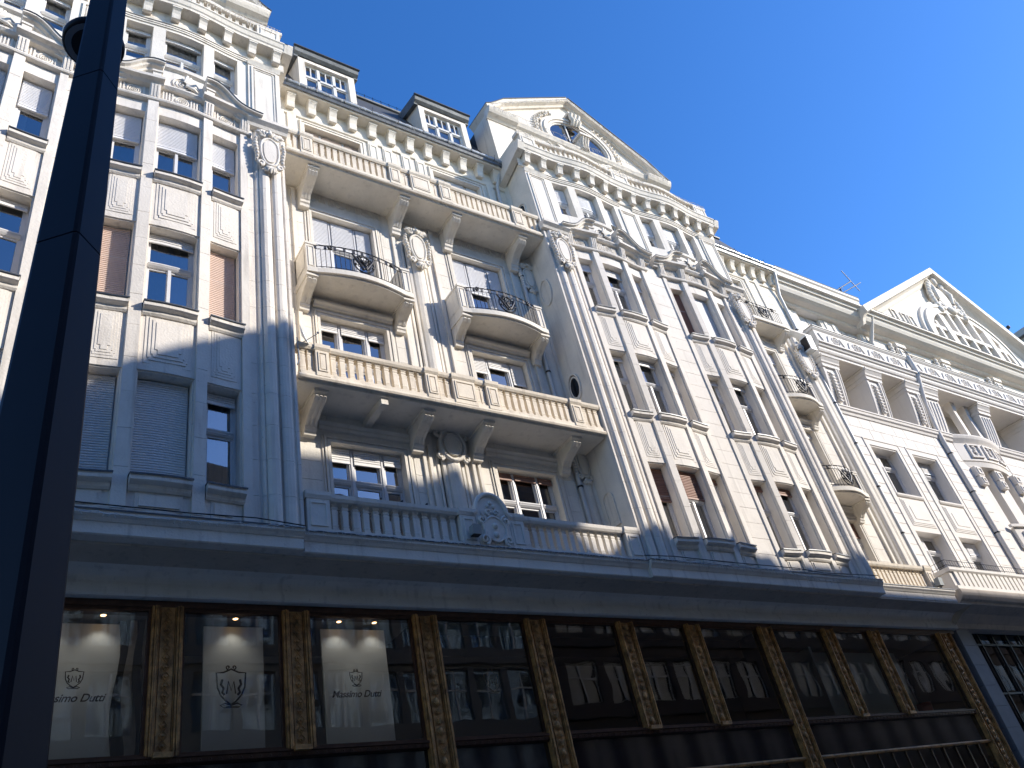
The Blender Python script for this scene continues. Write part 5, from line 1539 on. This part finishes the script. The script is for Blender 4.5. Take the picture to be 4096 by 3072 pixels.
for i in range(120):
    x = 27.75+i*0.16; m.tube([(x, -0.05, 9.66), (x, -0.05, 9.92)], 0.007, 3)
for z in (9.93, 9.75): m.tube([(27.75, -0.9, z), (27.75, -0.05, z), (47, -0.05, z)], 0.011, 4)
for i in range(6): m.tube([(27.75, -0.1-i*0.16, 9.66), (27.75, -0.1-i*0.16, 9.92)], 0.007, 3)
part('balcony_railing', m, IRON, N, kind='stuff')
pipe([(35.2, -0.8, 24.0), (35.2, -1.1, 23.4), (35.2, TD+0.1, 22.6), (35.2, TD+0.1, 21.1)], 0.11, N)
pipe([(35.2, -0.42, 20.9), (35.2, -0.42, 20.0), (35.2, -0.7, 19.0), (35.2, -0.85, 18.4), (35.2, -0.98, 17.2), (35.2, RW+0.1, 16.6), (35.2, RW+0.1, 9.6)], 0.11, N)
m = MB(); m.tube([(35.0+0.55*math.cos(a), -0.45, 20.9+0.55*math.sin(a)) for a in [PI*k/10 for k in range(11)]], 0.025, 5); tag(part('hoop', m, IRON), 'dark curved hoop on the loggia parapet beside the neighbour downpipe', 'hoop')
for i in range(12):
    z = 0.2+i*0.655; m = MB(); m.box(28.3, 29.05, RW-0.3, RW+0.02, z, z+0.645); part('stone', m, BLUEST, N)
for x in (29.06, 34.5):
    m = MB(); m.box(x, x+0.4, RW-0.5, RW-0.12, 0.1, 7.95); part('pier', m, BLUEST, N)
m = MB()
for x in (30.15, 31.1, 32.05, 33.0, 33.95, 35.6, 36.6, 37.6): m.box(x-0.03, x+0.03, RW-0.34, RW-0.28, 0.2, 7.95)
for z in (7.56, 5.9, 4.4): m.box(29.46, 40, RW-0.35, RW-0.29, z-0.03, z+0.03)
part('glazing_bars', m, IRON, N)
m = MB(); m.add([(29.46, RW-0.37, 0.2), (NX1, RW-0.37, 0.2), (NX1, RW-0.37, 7.95), (29.46, RW-0.37, 7.95)], [[0, 1, 2, 3]]); part('shop_pane', m, SHOPG, N)
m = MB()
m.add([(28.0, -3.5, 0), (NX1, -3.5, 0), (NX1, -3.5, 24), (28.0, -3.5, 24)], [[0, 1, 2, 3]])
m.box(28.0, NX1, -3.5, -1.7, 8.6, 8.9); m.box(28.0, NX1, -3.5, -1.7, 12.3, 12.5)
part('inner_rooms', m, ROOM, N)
m = MB(); m.box(28.02, NX1, -13.5, -3.55, 0.0, 24.2); part('rear_block', m, LTSTONE, N)
flush_stones('nb', N, 280)

# roof aerial of the neighbour
t = thing('roof_aerial', 'dark television aerial with crossed arms standing on the neighbour roof', 'aerial')
ad = -3.0
for nm, pts, r in (('mast', [(38.85, ad, 25.0), (38.79, ad, 27.2), (38.73, ad, 28.76)], 0.03), ('boom', [(37.0, ad, 27.62), (38.75, ad, 28.73), (40.6, ad, 29.9)], 0.024), ('boom', [(38.81, ad, 28.4), (41.69, ad, 30.15)], 0.022),
                   ('crossbar', [(40.16, ad, 30.59), (40.58, ad, 29.88), (40.96, ad, 29.24)], 0.016), ('crossbar', [(36.5, ad, 28.4), (37.15, ad, 27.72)], 0.014), ('stay', [(38.8, ad, 28.0), (39.1, ad, 28.1), (39.2, ad, 28.35)], 0.008), ('stay', [(38.9, ad, 28.75), (39.15, ad, 28.8)], 0.008)):
    m = MB(); m.tube(pts, r*1.5, 5); part(nm, m, IRON, t)

# far building beyond
t = thing('far_building', 'grey building end with a roof cornice just visible beyond the big white gable', 'building')
m = MB(); m.box(66.0, 90, -20, 6.0, 0, 33.3); part('wall', m, LTSTONE, t)
m = MB(); m.box(65.6, 90.2, -20.3, 6.4, 33.3, 33.8); part('cornice', m, LTSTONE, t)
m = MB(); m.box(65.8, 90.2, -20.2, 6.2, 32.4, 32.6); part('string_course', m, LTSTONE, t)
m = MB(); m.box(66.2, 68, -5.4, -4.8, 33.8, 34.3); m.ball((66.4, -4.4, 34.9), 0.16); m.tube([(66.4, -4.4, 34.8), (66.4, -5, 34.0)], 0.03, 5); part('roof_vent', m, SLATE, t)

# ------------------------------------------------------------------ the street side behind the camera (casts the shade, fills the reflections)
def opposite(label, x0, x1, top, mt, seed, win, cat='building', og=None, cur=False):
    t = thing('opposite_building', label, cat)
    m = MB()
    holes = []
    ww, wh, px, pz, z0, rows = win
    x = x0+0.8
    while x+ww < x1-0.5:
        for r in range(rows): holes.append((x, x+ww, z0+r*pz, z0+r*pz+wh))
        x += px
    zt = min(z for _, z in top)-0.4
    wall(m, x0, x1, 0.0, zt, 17.0, holes, -0.25, sides=False)
    poly = [(x0, zt)]+[(a, b) for a, b in top]+[(x1, zt)]
    m.plate(poly, 25.0, 17.0)
    m.add([(x0, 17, 0), (x0, 25, 0), (x0, 25, zt), (x0, 17, zt)], [[0, 1, 2, 3]]); m.add([(x1, 17, 0), (x1, 25, 0), (x1, 25, zt), (x1, 17, zt)], [[0, 1, 2, 3]])
    m.add([(x0, 25, 0), (x1, 25, 0), (x1, 25, zt), (x0, 25, zt)], [[0, 1, 2, 3]])
    part('wall', m, mt, t)
    for i in range(rows+1):
        zz = z0+i*pz-0.75
        if zz < zt: 
            m = MB(); m.box(x0, x1, 16.85, 16.99, zz, zz+0.2); part('string_course', m, mt, t)
    m = MB(); m.box(x0+0.1, x1-0.1, 17.6, 17.7, 0.1, zt-0.1); part('inner_rooms', m, ROOM, t)
    gp = None; gm_ = None
    for a, b, c, e in holes:
        if gp is None or abs((b-a)-gp[0]) > 1e-4:
            f = MB(); w_, h_ = b-a, e-c
            f.ring(rect(0, w_, 0, h_), rect(0.06, w_-0.06, 0.06, h_-0.06), 0.12, 0.2); f.box(w_/2-0.04, w_/2+0.04, 0.12, 0.2, 0.06, h_-0.06); f.box(0.06, w_-0.06, 0.12, 0.2, h_*0.62-0.04, h_*0.62+0.04)
            fm_ = f.mesh('window', FRAMEW)
            g_ = MB(); g_.add([(w_-0.03, 0.16, 0.03), (0.03, 0.16, 0.03), (0.03, 0.16, h_-0.03), (w_-0.03, 0.16, h_-0.03)], [[0, 1, 2, 3]]); gm_ = g_.mesh('pane', og or OPPG); gp = (w_,); c_ = MB(); c_.add([(w_-0.1, 0.3, 0.05), (w_*0.56, 0.3, 0.05), (w_*0.5, 0.3, h_-0.05), (w_-0.1, 0.3, h_-0.05)], [[0, 1, 2, 3]]); c_.add([(w_*0.44, 0.32, 0.05), (0.1, 0.32, 0.05), (0.1, 0.32, h_-0.05), (w_*0.5, 0.32, h_-0.05)], [[0, 1, 2, 3]]); cm_ = c_.mesh('curtain', BLINDW)
        o = part('window', fm_, None, t); o.location = (a, -17.0, c)
        p_ = part('pane', gm_, None, o)
        if cur: part('curtain', cm_, None, o)
    return t
opposite('brown grey house across the street with a sloping gable roof', -30, 25.8, [(-30, 22.3), (20.4, 22.3), (21.6, 23.35), (25.45, 26.6), (25.8, 26.6)], MIDST, 1, (1.45, 2.3, 1.8, 3.3, 4.4, 5), og=OPPB)
opposite('lower pale house across the street with small roof dormers', 25.8, 80, [(25.8, 24.85), (28.2, 24.9), (30.1, 24.6), (30.9, 24.5), (31.0, 24.9), (31.3, 24.9), (31.4, 24.6), (31.9, 24.5), (32.35, 24.1), (32.4, 22.3), (33.0, 21.75), (33.6, 21.75), (33.65, 22.1), (34.5, 22.5), (35.2, 22.6), (35.3, 22.2), (36.0, 22.2), (36.3, 22.5), (37.4, 22.2), (37.6, 22.65), (38.2, 22.0), (38.9, 22.1), (39.2, 21.75), (42.3, 21.75), (42.5, 22.4), (43.5, 22.3), (43.6, 21.5), (80, 21.4)], DKSTONE, 2, (1.9, 2.1, 2.5, 3.6, 4.4, 5), cur=True)

# ------------------------------------------------------------------ lamp post in front of the camera
t = thing('lamp_post', 'dark square tapering lamp post with a round lamp at the left edge of the view', 'lamp post')
A0 = math.atan2(0.125, 0.159)
def sq(half_diag, z):
    cx, cd = 0.235, CAM_D-3.44
    c = [(-0.155, -0.02), (0.015, 0.145), (0.160, 0.0), (-0.01, -0.145)]
    k = half_diag/0.155
    return [(cx+x*k, cd+y*k, z) for x, y in c]
def hd(z): return 0.155+(5.0-z)*0.0165
for z0, z1 in ((0.13, 5.025), (5.035, 6.47), (6.48, 9.4)):
    m = MB(); a, b = sq(hd(z0), z0), sq(hd(z1), z1)
    # slightly rounded corners: cut each corner
    def cut(P):
        o = []
        for i in range(4):
            p, q, r = Vector(P[i-1]), Vector(P[i]), Vector(P[(i+1) % 4])
            o += [tuple(q.lerp(p, 0.10)), tuple(q.lerp(p, 0.03).lerp(r, 0.03)), tuple(q.lerp(r, 0.10))]
        return o
    a, b = cut(a), cut(b); n = 12
    m.add(a+b, [[j, (j+1) % n, n+(j+1) % n, n+j] for j in range(n)]+[list(range(n))[::-1], [n+j for j in range(n)]])
    part('pole_segment', m, LAMPP, t)
m = MB(); a, b = sq(hd(5)*0.97, 0.2), sq(hd(8)*0.9, 8); m.add(a+b, [[j, (j+1) % 4, 4+(j+1) % 4, 4+j] for j in range(4)]); part('pole_core', m, IRON, t)
lx, ld, lz = 0.222, CAM_D-3.98, 7.68
m = MB(); m.lathe(lx, ld, lz, [(0, 0.198), (0.01, 0.208), (0.05, 0.210), (0.07, 0.20), (0.11, 0.12), (0.13, 0.05)], 32, 0); hdm = part('lamp_head', m, LAMPP, t)
m = MB(); k = 32
m.add([(lx+0.188*math.cos(2*PI*i/k), ld+0.188*math.sin(2*PI*i/k), lz-0.004) for i in range(k)]+[(lx+0.145*math.cos(2*PI*i/k), ld+0.145*math.sin(2*PI*i/k), lz-0.003) for i in range(k)], [[j, (j+1) % k, k+(j+1) % k, k+j] for j in range(k)]); part('lamp_lens', m, LENS, hdm)
m = MB(); m.add([(lx+0.145*math.cos(2*PI*i/k), ld+0.145*math.sin(2*PI*i/k), lz-0.0035) for i in range(k)], [list(range(k))]); part('lamp_glass', m, SHOPD, hdm)
m = MB(); m.tube([(lx-0.005, ld, lz+0.11), (lx-0.01, CAM_D-3.5, lz+0.14)], 0.035, 8); part('lamp_arm', m, LAMPP, t)

# ------------------------------------------------------------------ things inside the shop
def printed(name, x0, x1, z0, z1, d, label):
    t = thing('display_panel', label, 'display panel', 'white display panels behind the shop windows')
    m = MB(); m.box(x0, x1, d-0.04, d, z0, z1); part('board', m, PANEL, t)
    return t
PD = RW-0.55
p1 = printed('a', 1.15, 2.72, 5.22, 7.7, PD, 'white display panel in the leftmost shop window beside the striped cloths')
p2 = printed('b', 4.05, 5.12, 5.22, 7.7, PD, 'white display panel with a large shield emblem in the second shop window')
p3 = printed('c', 6.25, 7.60, 5.22, 7.7, PD, 'white display panel with a name in handwriting in the third shop window')

def shield(mb, cx, cz, w, h, d, r):
    hw, hh = w/2, h/2
    pts = [(-hw, hh*0.75), (-hw*0.5, hh*0.78), (0, hh*0.95), (hw*0.5, hh*0.78), (hw, hh*0.75), (hw*0.92, 0), (hw*0.7, -hh*0.4), (hw*0.35, -hh*0.68), (0, -hh*0.86), (-hw*0.35, -hh*0.68), (-hw*0.7, -hh*0.4), (-hw*0.92, 0)]
    mb.tube([(cx+x, d, cz+z) for x, z in pts], r, 4, True)
    for s in (-1, 1):
        mb.tube(spiral(cx+s*w*0.1, cz+hh*1.04, d, w*0.08, w*0.02, 1.0, -PI/2, s, 8), r*0.8, 4)
        mb.tube([(cx, d, cz-hh*0.9), (cx+s*w*0.2, d, cz-hh*0.80), (cx+s*w*0.36, d, cz-hh*0.9), (cx+s*w*0.25, d, cz-hh*1.0), (cx, d, cz-hh*0.98)], r*0.9, 4)
        # griffin-like supporters: upright double curves
        mb.tube([(cx+s*w*0.30, d, cz+hh*0.4), (cx+s*w*0.34, d, cz+hh*0.15), (cx+s*w*0.25, d, cz-hh*0.05), (cx+s*w*0.3, d, cz-hh*0.25), (cx+s*w*0.22, d, cz-hh*0.38)], r*1.4, 4)
def letter_M(mb, cx, cz, w, h, d, r):
    mb.tube([(cx-w/2, d, cz-h/2), (cx-w*0.3, d, cz+h/2), (cx, d, cz-h*0.25), (cx+w*0.3, d, cz+h/2), (cx+w/2, d, cz-h/2)], r, 4)
def emblem(label, par, cx, cz, w, h, d, m_):
    mb = MB(); shield(mb, cx, cz, w, h, d, w*0.03); letter_M(mb, cx, cz, w*0.3, h*0.32, d, w*0.025)
    return part('emblem', mb, m_, par, label)
GD = SD-0.085
W1 = thing('window_lettering', 'black emblem and handwritten name on the leftmost shop pane, partly behind the lamp post', 'lettering')
W2 = thing('window_lettering', 'large black shield emblem on the second shop pane', 'lettering')
W3 = thing('window_lettering', 'black shield emblem above a handwritten name on the third shop pane', 'lettering')
W4 = thing('window_lettering', 'faint gold shield with a letter M on the dark fourth shop pane', 'lettering')
emblem(None, W1, 1.98, 6.62, 0.26, 0.30, GD, PRINT)
emblem(None, W2, 4.40, 6.45, 0.50, 0.66, GD, PRINT)
emblem(None, W3, 6.70, 6.58, 0.25, 0.29, GD, PRINT)
emblem(None, W4, 9.68, 6.48, 0.36, 0.46, GD, GOLDP)
def text(s, par, x, z, size, m_, d):
    cu = bpy.data.curves.new('name_text', 'FONT'); cu.body = s; cu.size = size; cu.shear = 0.35; cu.extrude = 0.003; cu.align_x = 'CENTER'; cu.offset = 0.0025
    cu.space_character = 0.95
    o = bpy.data.objects.new('tmp', cu); COL.objects.link(o)
    bpy.context.view_layer.update()
    me = bpy.data.meshes.new_from_object(o.evaluated_get(bpy.context.evaluated_depsgraph_get()))
    bpy.data.objects.remove(o)
    me.materials.clear(); me.materials.append(m_)
    q_ = bpy.data.objects.new('name_text', me); COL.objects.link(q_); q_.parent = par
    q_.rotation_euler = (PI/2, 0, 0); q_.location = (x, -d, z)
    return q_
text('Massimo Dutti', W1, 1.95, 6.27, 0.172, PRINT, GD)
text('Massimo Dutti', W3, 6.68, 6.24, 0.172, PRINT, GD)

rr = random.Random(5)
for i in range(4):
    x0 = 2.62+i*0.13; m = MB()
    xs_ = [x0+0.05*math.sin(k*0.9+i)+0.03*k/6 for k in range(9)]
    vs = []
    for k, x in enumerate(xs_):
        z = 7.7-k*0.30
        vs += [(x+0.02*k*(i-1)*0.15, PD+0.12+0.05*i, z), (x+0.10+0.012*k, PD+0.14+0.05*i, z)]
    m.add(vs, [[2*k, 2*k+1, 2*k+3, 2*k+2] for k in range(8)])
    o = part('hanging_cloth', m, FABRIC if i % 2 else SHOPD)
    lab = ['pale striped cloth strip hanging beside the leftmost white panel', 'dark cloth strip hanging between the pale strips in the leftmost shop window', 'pale striped cloth strip hanging in the middle of the leftmost drapes', 'dark cloth strip hanging nearest the gilded post of the leftmost window'][[0, 1, 2, 3][i]]
    tag(o, ['dark cloth strip hanging right beside the leftmost white panel', 'pale striped cloth strip second from the leftmost white panel', 'dark cloth strip third from the leftmost white panel', 'pale striped cloth strip nearest the first gilded post'][i], 'cloth', 'cloth strips hanging in the shop window')
for i, (x, lab) in enumerate(((1.55, 'warm ceiling downlight nearest the lamp post'), (2.35, 'warm ceiling downlight over the striped cloths'), (4.55, 'warm ceiling downlight over the large shield emblem'), (6.55, 'left one of two warm ceiling downlights in the third shop window'), (7.30, 'right one of two warm ceiling downlights in the third shop window'))):
    t = thing('downlight', lab, 'downlight', 'ceiling downlights of the shop')
    dd = RW-0.9
    dd = RW-0.34
    m = MB(); m.lathe(x, dd, 7.765, [(0, 0.06), (0.012, 0.055)], 16, 0); part('trim', m, DISH, t)
    lg = bpy.data.lights.new('downlight_lamp', 'SPOT'); lg.energy = 3.2; lg.color = (1.0, 0.88, 0.74); lg.spot_size = math.radians(110); lg.spot_blend = 0.7; lg.shadow_soft_size = 0.04
    lo = bpy.data.objects.new('downlight_lamp', lg); COL.objects.link(lo); lo.parent = t; lo.location = (x, -dd, 7.74)
    m = MB(); m.add([(x+0.045*math.cos(2*PI*k/16), dd+0.045*math.sin(2*PI*k/16), 7.762) for k in range(16)], [list(range(16))]); part('bulb', m, WARM, t)
# bottles and pots on the sill of the right-hand shop window
t = thing('jar', 'white jar with a green lid on the sill of the rightmost shop window', 'jar')
m = MB(); m.lathe(24.35, RW-0.45, 5.2, [(0, .09), (.02, .10), (.30, .10), (.36, .12), (.46, .12)], 14, 0); part('body', m, WHITEP, t)
m = MB(); m.lathe(24.35, RW-0.45, 5.66, [(0, .125), (.05, .125), (.09, .10)], 14, 0); part('lid', m, GREENP, t)
m = MB(); m.lathe(24.75, RW-0.5, 5.2, [(0, .07), (.1, .11), (.25, .07), (.42, .05), (.5, .07)], 10, 0); tag(part('vase', m, WHITEP), 'slim white figured vase on the sill right of the green lidded jar', 'vase')
m = MB(); m.lathe(25.6, RW-0.8, 5.2, [(0, .3), (.2, .34), (.3, .2), (.36, .3), (.6, .34)], 14, 0); tag(part('hat_stand', m, REDP), 'dark red rounded object standing in the rightmost shop window', 'ornament')
m = MB(); m.lathe(21.9, RW-0.45, 5.2, [(0, .05), (.25, .055), (.3, .02), (.36, .02)], 10, 0); tag(part('bottle', m, WHITEP), 'small pale bottle on the sill of the second window from the right', 'bottle')
m = MB(); m.lathe(22.35, RW-0.5, 5.2, [(0, .09), (.12, .1), (.16, .03)], 10, 0); tag(part('pot', m, REDP), 'small red pot on the sill beside the pale bottle', 'pot')
m = MB(); m.lathe(19.35, RW-0.5, 5.75, [(0, .02), (.05, .10), (.15, .13), (.24, .07), (.27, .08)], 14, 0); m.lathe(19.35, RW-0.5, 5.2, [(0, .09), (.03, .09), (.04, .02), (.55, .02)], 10, 0); tag(part('vase', m, BLUEP), 'bright blue vase on a thin stand behind the eighth shop pane', 'vase')
